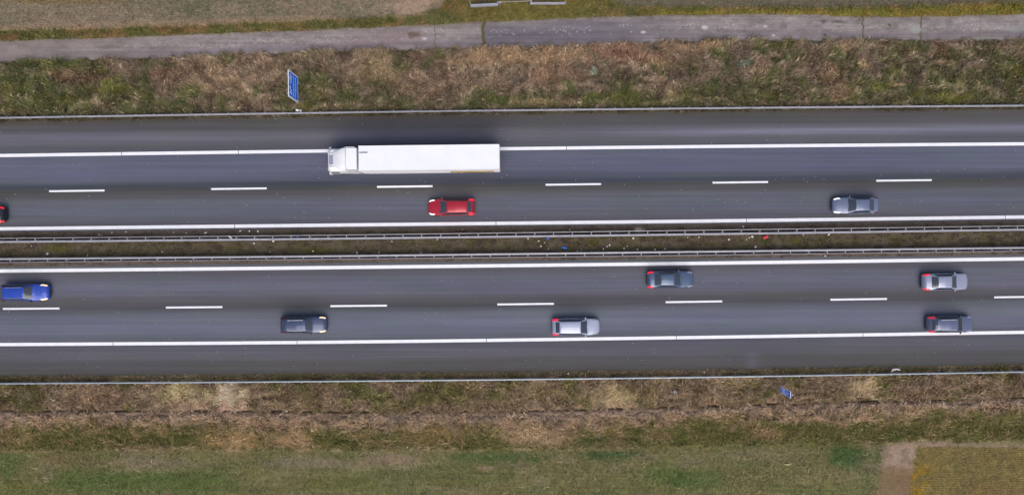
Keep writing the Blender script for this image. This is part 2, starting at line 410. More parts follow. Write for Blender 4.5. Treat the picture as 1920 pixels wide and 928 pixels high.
GAIN = np.array([1.03, 1.5, 1.42, 1.3, 1.5, 1.64, 1.78, 1.2, 1.75])   # tall or standing growth shades itself: leaf colour of each kind of cover
def leaf(c, z):
    return lin(c/255)/ILLUM*GAIN[z][..., None]
def to_px(X, Y):
    return CX + X*F/H, CY - Y*F/H

# ------------------------------------------------------------------ GROUND: one sheet out to the horizon
def height(px, py):
    z = (fbm(px/9, py/9, 3, 41)-.5)*.10 + (fbm(px/40, py/30, 3, 43)-.5)*.16
    veg = np.ones(px.shape)
    for a, b in (('asph_up','med_up'), ('med_lo','asph_lo')):
        inside = sstep(-7, 3, py - S[a](px))*sstep(-7, 3, S[b](px) - py)
        z = z*(1-inside) - .07*inside
    ins = sstep(-4, 3, py - S['track_top'](px))*sstep(-4, 3, S['track_bot'](px) - py)
    z = z*(1-ins) - .06*ins
    med = sstep(-3, 3, py - S['med_up'](px))*sstep(-3, 3, S['med_lo'](px)-py)
    z = z*(1-.5*med)
    d = py - S['ditch'](px)
    z = z - .28*np.exp(-((d+.3)/1.7)**2)
    return z
fx = np.arange(-62, 62.01, .14); fy = np.arange(-31.0, 31.01, .11)
far = np.array([66, 72, 82, 100, 140, 220, 400, 800, 1600.])
gx = np.concatenate([-far[::-1], fx, far]); gy = np.concatenate([-(far[::-1]-30), fy, far-30])
XX, YY = np.meshgrid(gx, gy)
PX, PY = to_px(XX, YY)
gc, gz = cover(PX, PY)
ZZ = height(PX, PY)
fadefar = sstep(1.0, 1.02, np.maximum(np.abs(XX)/62, np.abs(YY)/31))
ZZ = ZZ*(1-fadefar)
inroad = ((PY > S['asph_up'](PX)) & (PY < S['asph_lo'](PX))) | ((PY > S['track_top'](PX)) & (PY < S['track_bot'](PX)))
ZZ = np.where((fadefar > 0) & inroad, -.07, ZZ)
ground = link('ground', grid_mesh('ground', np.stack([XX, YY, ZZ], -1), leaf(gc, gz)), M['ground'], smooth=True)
tag(ground, kind='structure')

# ------------------------------------------------------------------ ROADS
def strip(name, top, bot, nt, stations, colour, z, mat, jag=(0, 0), kind='structure'):
    px = np.asarray(stations, float)
    t = np.linspace(0, 1, nt)
    a = top(px); b = bot(px)
    if jag[0]: a = a + (fbm(px/22, px*0, 4, 51)-.5)*jag[0] + (vnoise(px/3, px*0, 52)-.5)*jag[0]*.35
    if jag[1]: b = b + (fbm(px/22, px*0, 4, 61)-.5)*jag[1] + (vnoise(px/3, px*0, 62)-.5)*jag[1]*.35
    Yp = a[None, :]*(1-t[:, None]) + b[None, :]*t[:, None]
    Xp = np.repeat(px[None, :], nt, 0)
    k = H/F
    P = np.stack([(Xp-CX)*k, (CY-Yp)*k, np.full(Xp.shape, z)], -1)
    c = colour(Xp, Yp, t[:, None]*np.ones_like(Xp)) if colour else None
    o = link(name, grid_mesh(name, P, None if c is None else lin(np.clip(c, 5, 250)/255)/ILLUM), mat)
    if kind: tag(o, kind=kind)
    return o
xs_in = np.arange(-150, 2070.1, 6.0)
xs_all = np.concatenate([[-4000, -2500, -1200, -500], xs_in, [2450, 3200, 4500, 6000]])

def bands(s, lst):
    return np.stack([np.interp(s, [b[0] for b in lst], [b[1][i] for b in lst]) for i in range(3)], -1)
UP = [(-140,(74,71,74)),(-126,(80,76,80)),(-112,(80,77,81)),(-106,(92,88,98)),(-98,(101,97,108)),(-90,(98,94,106)),(-80,(86,85,93)),(-72,(84,84,94)),
      (-62,(92,92,111)),(-40,(92,92,113)),(-22,(90,90,110)),(-14,(80,81,95)),(-9,(64,67,80)),(-4,(65,68,80)),(-2,(73,70,74)),(6,(78,75,78)),(13,(84,80,86)),(20,(92,91,103)),
      (40,(92,93,108)),(56,(90,88,101)),(66,(84,81,92)),(75,(90,90,101)),(80,(84,82,88))]
LO = [(-84,(84,84,90)),(-78,(90,90,99)),(-72,(86,84,92)),(-64,(82,78,86)),(-54,(90,88,101)),(-40,(93,92,108)),(-24,(92,89,104)),(-12,(81,77,83)),(-3,(74,71,78)),(4,(76,74,82)),(10,(86,86,97)),
      (20,(94,94,109)),(34,(99,99,117)),(50,(92,92,107)),(62,(86,86,98)),(72,(79,77,88)),(86,(86,83,93)),(97,(84,80,89)),(104,(77,74,78)),(118,(78,74,77)),(134,(74,71,72))]
def road_tone(px, py, c, seed):
    st = fbm(px/420, py/3.2, 4, seed)
    c = c*np.array([1.02,1.055,1.045])*1.03*(1+(st-.5)[..., None]*.16)
    big = fbm(px/260, py/30, 3, seed+5); hue = fbm(px/90, py/9, 3, seed+9)
    c = c*(1+(hue-.5)[..., None]*np.array([-.05,.03,-.10]))
    c = c*(1+(big-.5)[..., None]*np.array([.10,.09,.06]))
    return c
def col_up(px, py, t):
    s = py - S['dash_up'](px)
    c = bands(s, UP)*(1-.10*np.exp(-((s-1.0)/1.0)**2))[..., None]
    w = sstep(1050, 1500, px)*np.exp(-((s+95)/6.)**2)
    c = c + w[..., None]*np.array([16,17,24.])
    w = sstep(400, 100, px)*np.exp(-((s+104)/12.)**2); c = c + w[..., None]*np.array([5,5,7.])
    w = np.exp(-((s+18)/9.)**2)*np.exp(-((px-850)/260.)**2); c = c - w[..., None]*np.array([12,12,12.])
    e = sstep(10, 0, py - S['asph_up'](px) + (fbm(px/8,py/5,3,71)-.5)*10)
    c = mixc(c, (82,74,66), e*.7)
    return road_tone(px, py, c, 73)
def col_lo(px, py, t):
    c = bands(py - S['dash_lo'](px), LO)*1.045*(1-.13*np.exp(-((py-S['dash_lo'](px)-1.2)/1.0)**2))[..., None]
    e = sstep(7, 0, S['asph_lo'](px) - py + (fbm(px/8,py/5,3,72)-.5)*6)
    c = mixc(c, (80,73,64), e*.6)
    w = np.exp(-((px-1410)/12.)**2)*sstep(655,665,py)*sstep(700,690,py); c = c + w[..., None]*np.array([8,8,12.])
    return road_tone(px, py, c, 83)
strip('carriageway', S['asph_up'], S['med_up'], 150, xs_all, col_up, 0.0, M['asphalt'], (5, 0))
strip('carriageway', S['med_lo'], S['asph_lo'], 150, xs_all, col_lo, 0.0, M['asphalt'], (0, 2.2))

def col_track(px, py, t):
    c = np.ones(px.shape+(3,))*np.array([142,133,134.])
    n = fbm(px/50, py/14, 5, 91); n2 = fbm(px/16, py/8, 4, 92); n3 = fbm(px/6, py/4, 3, 93)
    c = c*(1+(n-.5)[..., None]*.34+(n2-.5)[..., None]*.22+(n3-.5)[..., None]*.16)*(1+rng.normal(0,.035,px.shape)[..., None])
    c = mixc(c, (128,118,128), np.exp(-((t-.72)/.14)**2)*.5)
    c = mixc(c, (158,147,148), np.exp(-((t-.40)/.16)**2)*.4*sstep(.4,.6,n2))
    c = mixc(c, (150,128,134), sstep(560,680,px)*sstep(830,760,px)*np.exp(-((t-.55)/.35)**2)*.5)
    c = mixc(c, (108,103,115), sstep(902,912,px)*sstep(1420,1050,px)*np.exp(-((t-.5)/.40)**2)*.85)
    c = mixc(c, (140,126,120), sstep(420,100,px)*.4)
    c = mixc(c, (152,142,132), sstep(.84,.97,1-t)*sstep(.45,.6,n2)*.7)
    stk = fbm(px/160, py/2.6, 4, 97); c = c*(1+(stk-.5)[..., None]*.22)
    # pale flecks of crushed stone down the middle
    fl = (rng.random(px.shape) > .965) & (np.abs(t-.5+(n-.5)*.5) < .18)
    act = pl(px, [(0,.1),(230,.9),(700,1),(800,.3),(880,.8),(1000,1),(1260,1),(1430,.8),(1560,.4),(1700,.9),(1920,1)])
    c = mixc(c, (204,200,206), fl*act*sstep(.40,.56,n)*.9)
    for (x, y, r) in [(796,73,3.2),(745,47,2),(763,48,2.5),(1206,61,3),(1321,52,4),(776,48,1.8),(1435,50,2.4),(1450,67,2)]:
        c = mixc(c, (206,200,204), sstep(1.3,.5,np.sqrt(((px-x)/r/1.6)**2+((py-y)/r)**2))*.9)
    # joints and cracks
    for (x, wd, cc, st) in [(816,.8,(104,94,84),.7),(907,2.4,(92,88,52),.95),(1618,1.1,(84,80,70),.85),(1727,1.3,(88,86,58),.8),(1838,.9,(118,110,104),.6)]:
        xx = x + (fbm(py/7, py*0+x, 3, 95)-.5)*7
        c = mixc(c, cc, sstep(wd*1.9, wd*.5, np.abs(px-xx))*st)
    for (x, y, rx, ry, cc, st) in [(777,66,17,6,(108,88,78),.8),(1572,41,14,4,(100,95,92),.9),(1545,41,7,4,(98,94,92),.8),(1612,36,6,3,(100,96,94),.7),(1668,48,4,3,(86,84,66),.9),(1546,66,2.5,2,(80,74,68),.9),
                                  (1020,38,90,5,(112,114,116),.5),(1718,57,14,8,(168,172,168),.55),(1830,74,90,4,(158,162,152),.55),(1900,55,22,8,(152,158,160),.5),(65,95,10,6,(134,124,122),.6)]:
        d = np.sqrt(((px-x)/rx)**2+((py-y)/ry)**2)
        c = mixc(c, cc, st*sstep(1.2,.4,d+(n3-.5)*1.2))
    e = np.minimum(t, 1-t)*45
    c = mixc(c, (126,112,96), sstep(5,0,e+(n3-.5)*6)*.6)
    return c
strip('farm_track', S['track_top'], S['track_bot'], 44, np.concatenate([[-4000,-2000,-800],np.arange(-150,2070.1,1.8),[2700,4000,6000]]), col_track, .012, M['track'], (5, 4))

# painted markings
def marking(line, x0, x1, w, name='road_marking'):
    h = w/2*F/H
    n = max(2, int(abs(x1-x0)/60)+2)
    px = np.linspace(x0, x1, n)
    return strip(name, lambda x: line(x)-h, lambda x: line(x)+h, 2, px, None, .004, M['line'])
for ln, cuts, w in (('line_up',[228,447,1062],.35), ('mid_up',[440,930,1400,1885],.36), ('mid_lo',[],.37), ('line_lo',[212,557,912,1268,1618],.35)):
    e = [-3000] + cuts + [5000]
    for a, b in zip(e[:-1], e[1:]):
        marking(S[ln], a+(.55 if a > -1000 else 0), b-(.55 if b < 4000 else 0), w)
for px in (-472,-165,144,448,759,1075,1388,1695,2003,2312):
    marking(S['dash_up'], px-52, px+52, .20)
for px in (-560,-250,58.5,364,672.5,985.5,1301,1610,1917,2226):
    marking(S['dash_lo'], px-53, px+53, .20)

# ------------------------------------------------------------------ GRASS: countless blades
def blades(name, n, zones, label, y0, y1, dens, length, width, flat, dryc, seedo, x0=-80, x1=2000, cat='grass', jitter=.24, bundle=.05):
    px = rng.uniform(x0, x1, n); py = rng.uniform(y0, y1, n)
    c, z = cover(px, py)
    keep = np.isin(z, zones) & (rng.random(n) < dens(px, py))
    tt = S['track_top'](px); tb = S['track_bot'](px)
    keep &= ~((py > tt+2) & (py < tb-2)) & ~((py > S['asph_up'](px)+1) & (py < S['med_up'](px)-1)) & ~((py > S['med_lo'](px)+1) & (py < S['asph_lo'](px)-1))
    px, py, c, z = px[keep], py[keep], c[keep], z[keep]
    n = len(px)
    k = H/F
    B = np.stack([(px-CX)*k, (CY-py)*k, height(px, py)-.01], -1)
    ang = fbm(px/38, py/38, 2, seedo)*4*math.pi + rng.normal(0, .55, n)
    L = length(px, py)*rng.uniform(.55, 1.35, n)
    W = width*rng.uniform(.6, 1.4, n)
    bun = rng.random(n) < bundle                                  # stems lying together in a bundle
    W = np.where(bun, W*1.9, W); L = np.where(bun, L*1.2, L)
    fl = np.clip(flat + rng.normal(0, .15, n), .05, .97)          # 1 = pressed flat, 0 = upright
    D = np.stack([np.cos(ang), np.sin(ang), np.zeros(n)], -1)
    N = np.stack([-np.sin(ang), np.cos(ang), np.zeros(n)], -1)
    hor = L*(.25+.75*fl); ver = L*np.sqrt(1-(fl*.93)**2)
    curl = rng.normal(0, .12, n)*L
    mid = B + D*(hor*.45)[:, None] + N*(curl*.5)[:, None]; mid[:, 2] += ver*.85 + .02
    tip = B + D*hor[:, None] - N*(curl)[:, None]; tip[:, 2] += ver*.80 + .01
    w2 = (W*.5)[:, None]
    V = np.stack([B-N*w2, B+N*w2, mid-N*w2*.9, mid+N*w2*.9, tip], 1).reshape(-1, 3)
    i = np.arange(n)*5
    loops = np.stack([i, i+1, i+3, i+2, i+2, i+3, i+4], -1).ravel()
    tot = np.tile([4, 3], n)
    lum = np.exp(rng.normal(0, jitter, n)*np.where(bun, 1.25, 1.0))
    cc = c*1.0
    dr = np.clip((c[:, 0]-c[:, 1]-4)/22., 0, 1)
    pick = rng.random(n) < (.05+.50*dr)*dryc
    cc[pick] = cc[pick]*.5 + np.array([166,143,122])*.5
    cl = leaf(np.clip(cc, 5, 240), z)*lum[:, None]*1.1
    me = np_mesh(name, V, loops, tot, np.repeat(np.clip(cl, .01, .62), 5, 0))
    o = link(name, me, M['blade'])
    tag(o, label, cat, kind='stuff')
    return o
blades('verge_grass', 190000, [2], 'brown and green rough grass on the strip between farm track and motorway', 72, 232,
       lambda x, y: sstep(1, 6, S['asph_up'](x)-y+3)*.95 + .05, lambda x, y: .42+.35*fbm(x/30, y/30, 2, 101), .050, .62, 1.0, 111)
blades('roadside_grass', 130000, [4], 'tan and brown rough grass along the lower guardrail', 682, 776,
       lambda x, y: np.where(np.abs(y-S['ditch'](x)) < 3.4, .06, 1.0)*np.where(y-S['asph_lo'](x) < 3, .3, 1.0), lambda x, y: np.where(y < S['rail_lo'](x), .20, .40)+np.where(y < S['rail_lo'](x), .1, .40)*fbm(x/30, y/30, 2, 103), .050, .66, 1.0, 121)
blades('bank_grass', 110000, [5], 'pale dry and green grass on the bank below the ditch line', 745, 850,
       lambda x, y: np.where(y-S['ditch'](x) < 7, .12, 1.0), lambda x, y: np.where(y-S['ditch'](x) < 35, .55, .26)+.2*fbm(x/30, y/30, 2, 105), .048, .55, .9, 131)
blades('meadow_grass', 150000, [6], 'short green and olive meadow along the bottom of the photo', 828, 960,
       lambda x, y: .9+0*x, lambda x, y: .10+.09*fbm(x/30, y/30, 2, 107), .035, .35, .35, 141, jitter=.18)
blades('field_margin_grass', 70000, [1], 'olive grass margin between the top field and the farm track', -25, 84,
       lambda x, y: .9+0*x, lambda x, y: .20+.2*fbm(x/30, y/30, 2, 109), .045, .4, .4, 151)
blades('stubble', 60000, [0], 'pale cut stubble with thin green regrowth in the top field', -25, 60,
       lambda x, y: .8+0*x, lambda x, y: .12+0*x, .045, .3, .5, 161, jitter=.25)
blades('median_weeds', 60000, [3], 'low brown moss and weeds on the soil of the central median', 405, 505,
       lambda x, y: sstep(.38, .6, fbm(x/14, y/8, 3, 170))*np.where((np.abs(y-S['med_up'](x)-15.8) < 4) | (np.abs(S['med_lo'](x)-y-9.2) < 4), .12, 1), lambda x, y: .10+.12*fbm(x/12, y/9, 2, 171), .045, .4, .4, 181, jitter=.30)
blades('crop_rows', 60000, [8], 'yellow brown crop stems in rows at the lower right corner', 832, 960,
       lambda x, y: .35+.65*(.5+.5*np.sin(y*2*math.pi/4.2)), lambda x, y: .09+0*x, .032, .3, .4, 191, x0=1690, cat='crop', jitter=.18)
# long loose straw lying about on the meadow
blades('loose_straw', 4500, [5, 6], 'thin pale straws scattered over the meadow grass', 800, 945,
       lambda x, y: np.maximum(sstep(.35, .65, fbm(x/90, y/40, 3, 201))*.55, np.exp(-((x-1140)/60.)**2-((y-830)/9.)**2)), lambda x, y: .75+0*x, .040, .90, 6.0, 203, cat='straw', jitter=.15)

# ------------------------------------------------------------------ GUARDRAILS
def profile_extrude(name, pts2, path, mat, parent):
    """pts2: closed (across, z) outline; path: list of world points (x, y)."""
    bm = bmesh.new(); rings = []
    for i, p in enumerate(path):
        a = path[max(i-1, 0)]; b = path[min(i+1, len(path)-1)]
        d = (Vector(b)-Vector(a)); d.z = 0; d.normalize(); nrm = Vector((-d.y, d.x, 0))
        rings.append([bm.verts.new(Vector((p[0], p[1], 0)) + nrm*u + Vector((0, 0, z))) for u, z in pts2])
    n = len(pts2)
    for i in range(len(rings)-1):
        for k in range(n):
            bm.faces.new([rings[i][k], rings[i][(k+1) % n], rings[i+1][(k+1) % n], rings[i+1][k]])
    bm.faces.new(rings[0][::-1]); bm.faces.new(rings[-1])
    return bm_obj(name, bm, mat, parent)
def wbeam(w, face):          # W-section rail seen from above as a band w wide; face +1 = corrugation towards +y
    o = [(-.5,.76),(.30,.77),(.5,.74),(.5,.68),(.18,.62),(.18,.58),(.5,.52),(.5,.46),(-.1,.44),(-.5,.46)]
    return [(u*w*face, z) for u, z in o]
def rail_path(line, z, x0=-330, x1=2250):
    return [G(x, float(line(x)), z) for x in np.arange(x0, x1+1, 43.0)]
def post_mesh(name, h=.74):
    bm = bmesh.new(); box(bm, -.05, .05, -.06, .06, -.25, h, .008)
    bmesh.ops.recalc_face_normals(bm, faces=bm.faces[:])
    me = bpy.data.meshes.new(name); bm.to_mesh(me); bm.free(); me.materials.append(M['galv_lo']); return me
PM = post_mesh('guardrail_post', .70)
for line, side, mat, lab in (('rail_up', 1, 'galv', 'grey steel guardrail between the upper verge and the motorway'), ('rail_lo', -1, 'galv_blue', 'bluish steel guardrail along the lower edge of the motorway')):
    t = empty('guardrail', G(960, float(S[line](960)), 0)); tag(t, lab, 'guardrail')
    off = t.location
    path = [p - Vector((off.x, off.y, 0)) for p in rail_path(S[line], .75)]
    profile_extrude('rail', wbeam(.14, -side), path, M[mat], t)
    for k, x in enumerate(np.arange(-300, 2240, 34.6)):
        g = G(x, float(S[line](x)), .75) - off
        p = bpy.data.objects.new('post', PM); COL.objects.link(p); p.parent = t
        p.location = (g.x, g.y + side*.13, 0); p.rotation_euler = (0, 0, TH)
    # joints of the rail sections
# median barriers
def pixels_list(first):
    return first
Z4u = [94,196,303,408,510,612,714,816,918,1018,1120,1222,1325,1428,1530,1633,1737,1841]
Z5u = [29,135,240,345,450,558,661,768,874,980,1086,1192,1297,1404,1510,1616,1720,1828]
Z6u = [14,120,225,329,434,538,642,744,846,948,1050,1153,1254,1358,1460,1565,1670,1775,1880]
Z4l = [57,163,266,370,474,576,678,780,882,983,1085,1187,1288,1390,1493,1597,1702,1806,1908]
Z5l = [98,203,308,413,520,626,731,836,943,1048,1155,1260,1367,1472,1580,1684,1789,1896]
Z6l = [84,188,294,399,503,606,710,813,914,1015,1117,1218,1320,1423,1528,1632,1737,1843]
def spx(a, b, c):
    s = 2.9938
    xs = [x/s for x in a] + [640+x/s for x in b] + [1280+x/s for x in c]
    return [xs[0]-34.4*i for i in range(9, 0, -1)] + xs + [xs[-1]+34.4*i for i in range(1, 10)]
for thin, thick, xs, side, lab in (('thin_up','thick_up',spx(Z4u,Z5u,Z6u),1,'double steel crash barrier on the upper side of the median, ladder-like from above'),
                                   ('thin_lo','thick_lo',spx(Z4l,Z5l,Z6l),-1,'double steel crash barrier on the lower side of the median, next to the rightward lanes')):
    t = empty('crash_barrier', G(960, float(S[thick](960)), 0)); tag(t, lab, 'barrier')
    off = Vector((t.location.x, t.location.y, 0))
    profile_extrude('rail', wbeam(.20, -side), [p-off for p in rail_path(S[thick], .75)], M['galv'], t)
    profile_extrude('rail', wbeam(.085, side), [p-off for p in rail_path(S[thin], .75)], M['galv_lo'], t)
    sm = None
    for x in xs:
        a = G(x, float(S[thin](x)), .75); b = G(x, float(S[thick](x)), .75)
        gap = abs(a.y-b.y)
        if sm is None:
            bm = bmesh.new(); box(bm, -.04, .04, -.5, .5, .66, .745, .01)
            bmesh.ops.recalc_face_normals(bm, faces=bm.faces[:])
            sm = bpy.data.meshes.new('barrier_spacer'); bm.to_mesh(sm); bm.free(); sm.materials.append(M['galv'])
        s = bpy.data.objects.new('spacer', sm); COL.objects.link(s); s.parent = t
        m = (a+b)/2 - off; s.location = (m.x, m.y, 0); s.scale = (1, max(gap-.13, .05), 1); s.rotation_euler = (0, 0, TH)
        p = bpy.data.objects.new('post', PM); COL.objects.link(p); p.parent = t
        p.location = (m.x, m.y, -.08); p.rotation_euler = (0, 0, TH)

# ------------------------------------------------------------------ VEHICLES
PROF = {
 'sedan': [(0,.62,.50,.44,.56),(.025,.82,.64,.64,.68),(.09,.93,.76,.77,.80),(.23,.98,.88,.80,.93),(.29,1,.92,.79,.98),(.455,1,.945,.64,1.39),(.60,1,.955,.63,1.44),(.72,1,.965,.60,1.39),(.86,.985,.985,.72,1.07),(.94,.95,.97,.74,1.03),(.98,.91,.90,.68,.95),(1,.80,.62,.55,.66)],
 'estate': [(0,.62,.50,.44,.58),(.025,.84,.66,.66,.70),(.09,.94,.78,.78,.83),(.22,.98,.90,.81,.95),(.275,1,.94,.80,1.01),(.43,1,.97,.66,1.44),(.60,1,.98,.66,1.49),(.84,1,1.0,.62,1.45),(.92,.97,1.0,.63,1.30),(.965,.95,.98,.66,1.03),(.99,.90,.84,.66,.88),(1,.82,.60,.56,.64)],
 'hatch': [(0,.60,.52,.44,.58),(.03,.83,.68,.66,.72),(.10,.94,.80,.78,.85),(.20,.98,.92,.81,.97),(.255,1,.96,.80,1.03),(.42,1,.99,.66,1.45),(.60,1,1.0,.66,1.50),(.83,1,1.02,.62,1.44),(.94,.97,1.02,.66,1.10),(.975,.95,.96,.70,1.01),(.99,.90,.84,.66,.88),(1,.82,.60,.56,.64)],
}
class Shell:
    def __init__(s, kind, L, W):
        key = np.array(PROF[kind]); s.L, s.W = L, W
        f = np.linspace(0, 1, 241)
        cols = [np.interp(f, key[:, 0], key[:, i]) for i in range(1, 5)]
        ker = np.exp(-.5*(np.arange(-9, 10)/3.2)**2); ker /= ker.sum()
        sm = []
        for c in cols:
            p = np.concatenate([2*c[0]-c[9:0:-1], c, 2*c[-1]-c[-2:-11:-1]])
            sm.append(np.convolve(p, ker, 'valid'))
        w, zb, wr, zr = sm
        h = W/2
        lowf = np.interp(f, [0, .03, .97, 1], [.30, .20, .22, .34])
        ctrl = np.stack([
            np.stack([w*h*.82, lowf], -1), np.stack([w*h*.975, lowf+.12], -1), np.stack([w*h, np.minimum(.60, zb*.72+0*zb)], -1), np.stack([w*h*.965, zb], -1),
            np.stack([wr*h, zr], -1), np.stack([wr*h*.55, zr+.035], -1), np.stack([wr*0, zr+.05], -1)], 1)      # (241, 7, 2)
        kk = np.linspace(0, 6, 43)
        y = np.stack([np.interp(kk, np.arange(7), ctrl[i, :, 0]) for i in range(241)]); z = np.stack([np.interp(kk, np.arange(7), ctrl[i, :, 1]) for i in range(241)])
        for _ in range(3):
            y[:, 1:-1] = (y[:, :-2]+2*y[:, 1:-1]+y[:, 2:])/4; z[:, 1:-1] = (z[:, :-2]+2*z[:, 1:-1]+z[:, 2:])/4
        s.f, s.kk, s.y, s.z = f, kk, y, z
    def at(s, f, k):
        a = np.clip(f, 0, 1)*240; i = min(int(a), 239); u = a-i
        b = np.clip(k, 0, 6)*7; j = min(int(b), 41); v = b-j
        def q(A): return (A[i, j]*(1-u)*(1-v)+A[i+1, j]*u*(1-v)+A[i, j+1]*(1-u)*v+A[i+1, j+1]*u*v)
        return Vector((s.L*(.5-f), q(s.y), q(s.z)))
    def nrm(s, f, k):
        e = .012
        a = s.at(min(f+e, 1), k)-s.at(max(f-e, 0), k); b = s.at(f, min(k+.12, 6))-s.at(f, max(k-.12, 0))
        n = b.cross(a)
        if n.length < 1e-9: return Vector((0, 0, 1))
        n.normalize()
        if n.y < 0 and abs(n.y) > .2: n = -n
        elif n.z < 0 and abs(n.y) <= .2: n = -n
        return n
    def body(s, parent, mat):
        bm = bmesh.new()
        fi = list(range(0, 241, 5)); ki = list(range(0, 43, 2))
        rows = []
        for i in fi:
            half = [(s.y[i, j], s.z[i, j]) for j in ki]
            ring = half + [(-a, b) for a, b in half[-2::-1]]
            rows.append([bm.verts.new((s.L*(.5-s.f[i]), a, b)) for a, b in ring])
        for r0, r1 in zip(rows[:-1], rows[1:]):
            for k in range(len(r0)-1): bm.faces.new([r0[k], r0[k+1], r1[k+1], r1[k]])
            bm.faces.new([r0[-1], r0[0], r1[0], r1[-1]])
        bm.faces.new(rows[0]); bm.faces.new(rows[-1][::-1])
        return bm_obj('body', bm, mat, parent, True)
    def panel(s, name, f0, f1, k0, k1, sides, mat, parent, off=.008, nf=10, nk=8, slant0=0, slant1=0):
        """Patch lying just proud of the shell. sides: 1, -1 or 0 (both, joined over the middle)."""
        bm = bmesh.new()
        def P(a, b, sg):
            k = k0+(k1-k0)*b
            f = (f0+slant0*b)+((f1+slant1*b)-(f0+slant0*b))*a
            p = s.at(f, k)+s.nrm(f, k)*off
            return Vector((p.x, p.y*sg, p.z))
        def grid(cols):
            vs = [[bm.verts.new(p) for p in c] for c in cols]
            for c0, c1 in zip(vs[:-1], vs[1:]):
                for j in range(len(c0)-1): bm.faces.new([c0[j], c0[j+1], c1[j+1], c1[j]])
        if sides == 0:
            grid([[P(i/nf, j/nk, 1) for j in range(nk+1)]+[P(i/nf, j/nk, -1) for j in range(nk-1, -1, -1)] for i in range(nf+1)])
        else:
            grid([[P(i/nf, j/nk, sides) for j in range(nk+1)] for i in range(nf+1)])
        return bm_obj(name, bm, mat, parent, True)

def wheel(parent, x, y, r=.33, w=.21):
    bm = bmesh.new()
    sg = 1 if y > 0 else -1
    prof = [(r*.62, -w/2), (r*.94, -w/2), (r, -w*.38), (r, w*.38), (r*.94, w/2), (r*.62, w/2)]
    n = 24; rings = []
    for k in range(n):
        a = 2*math.pi*k/n
        rings.append([bm.verts.new((q*math.cos(a), t, q*math.sin(a))) for q, t in prof])
    for k in range(n):
        for j in range(len(prof)):
            bm.faces.new([rings[k][j], rings[k][(j+1) % len(prof)], rings[(k+1) % n][(j+1) % len(prof)], rings[(k+1) % n][j]])
    o = bm_obj('wheel', bm, M['tyre'], parent); o.location = (x, y, r)
    bm = bmesh.new()
    bmesh.ops.create_circle(bm, cap_ends=True, segments=20, radius=r*.60)
    bmesh.ops.rotate(bm, matrix=Matrix.Rotation(R(90), 3, 'X'), verts=bm.verts[:])
    for v in bm.verts: v.co.y = sg*w*.40
    for k in range(5):
        a = 2*math.pi*k/5
        box(bm, .05, r*.56, -.012, .012, -.03, .03, 0, Matrix.Translation((0, sg*w*.42, 0)) @ Matrix.Rotation(a, 4, 'Y'))
    bm_obj('rim', bm, M['rim'], o)
    return o

def car(label, kind, L, W, pm, cx, cy, left, head=None, tail=None, cat='car', roofrails=False, sunroof=False, trim=None, group=None):
    g = G(cx, cy, .9)
    t = empty({'sedan': 'saloon_car', 'estate': 'estate_car', 'hatch': 'hatchback_car'}[kind], (g.x, g.y, 0), TH+(math.pi if left else 0))
    tag(t, label, cat, group)
    s = Shell(kind, L, W)
    body = s.body(t, pm)
    q = {'sedan': (.30, .445, .735, .855, .74), 'estate': (.285, .42, .862, .955, .85), 'hatch': (.265, .41, .85, .93, .84)}[kind]
    s.panel('windscreen', q[0], q[1], 4.12, 6, 0, M['glass'], t, slant0=.012)
    s.panel('rear_window', q[2], q[3], 4.15, 6, 0, M['glass'], t)
    for sg in (1, -1):
        s.panel('side_window', q[0]+.035, q[4]+.06, 3.18, 3.86, sg, M['glass'], t, slant0=.10, slant1=-.05)
        for a, b in ((q[0]+.045, .545), (.555, .735)):
            d = s.panel('door', a, b, 1.1, 2.98, sg, pm, t, .004)
            h = s.at(b-.02, 2.75); bm = bmesh.new(); box(bm, h.x-.0, h.x+.16, sg*(h.y)-.012, sg*h.y+.02*sg+.012, h.z-.015, h.z+.015, .004)
            bm_obj('handle', bm, pm, d)
        m = s.at(q[0]+.045, 3.1); bm = bmesh.new()
        y0 = sg*(m.y-.01); y1 = sg*(m.y+.17)
        box(bm, m.x-.03, m.x+.10, min(y0, y1), max(y0, y1), m.z-.01, m.z+.13, .03)
        bm_obj('mirror', bm, pm if kind != 'estate' else M['black'], t)
        hm = head or M['lamp_off']
        s.panel('headlight', .022, .125, 2.75, 4.02, sg, hm, t, .010, slant0=.012, slant1=.03)
        s.panel('tail_light', .87, .992, 2.55, 3.75, sg, tail or M['tail_dim'], t, .010, slant0=.015)
        if roofrails:
            bm = bmesh.new(); tube(bm, [s.at(f, 4.15)*1.0 + Vector((0, 0, .05)) if sg > 0 else Vector((s.at(f, 4.15).x, -s.at(f, 4.15).y, s.at(f, 4.15).z+.05)) for f in (.46, .52, .6, .7, .8)], .02)
            bm_obj('roof_rail', bm, M[trim or 'galv'], t)
    s.panel('grille', .0, .02, 2.2, 2.9, 0, M['black'], t, .006) if False else None
    # bonnet seam and bumper strips
    bm = bmesh.new(); p = s.at(.0, 2.0); box(bm, p.x-.02, p.x+.012, -W*.24, W*.24, .40, .52, .01); bm_obj('grille', bm, M['black'], t)
    bm = bmesh.new(); p = s.at(1, 2.0); box(bm, p.x-.012, p.x+.02, -W*.30, W*.30, .26, .40, .01); bm_obj('bumper', bm, M['black'], t)
    if sunroof: s.panel('sunroof', .47, .60, 4.6, 6, 0, M['glass'], t)
    bm = bmesh.new(); p = s.at(q[2]-.03, 6); tube(bm, [p+Vector((0, 0, -.01)), p+Vector((-.06, 0, .09))], [.03, .008]); bm_obj('antenna', bm, M['black'], t)
    for fx_, k in ((.175, 0), (.80, 1)):
        for sg in (1, -1): wheel(t, L*(.5-fx_), sg*(W/2-.098))
    return t
P_red = paint('red_car_paint', (.40,.008,.025), .2)
P_slate = paint('slate_blue_car_paint', (.16,.19,.29), .35)
P_blue = paint('bright_blue_car_paint', (.014,.06,.40), .2)
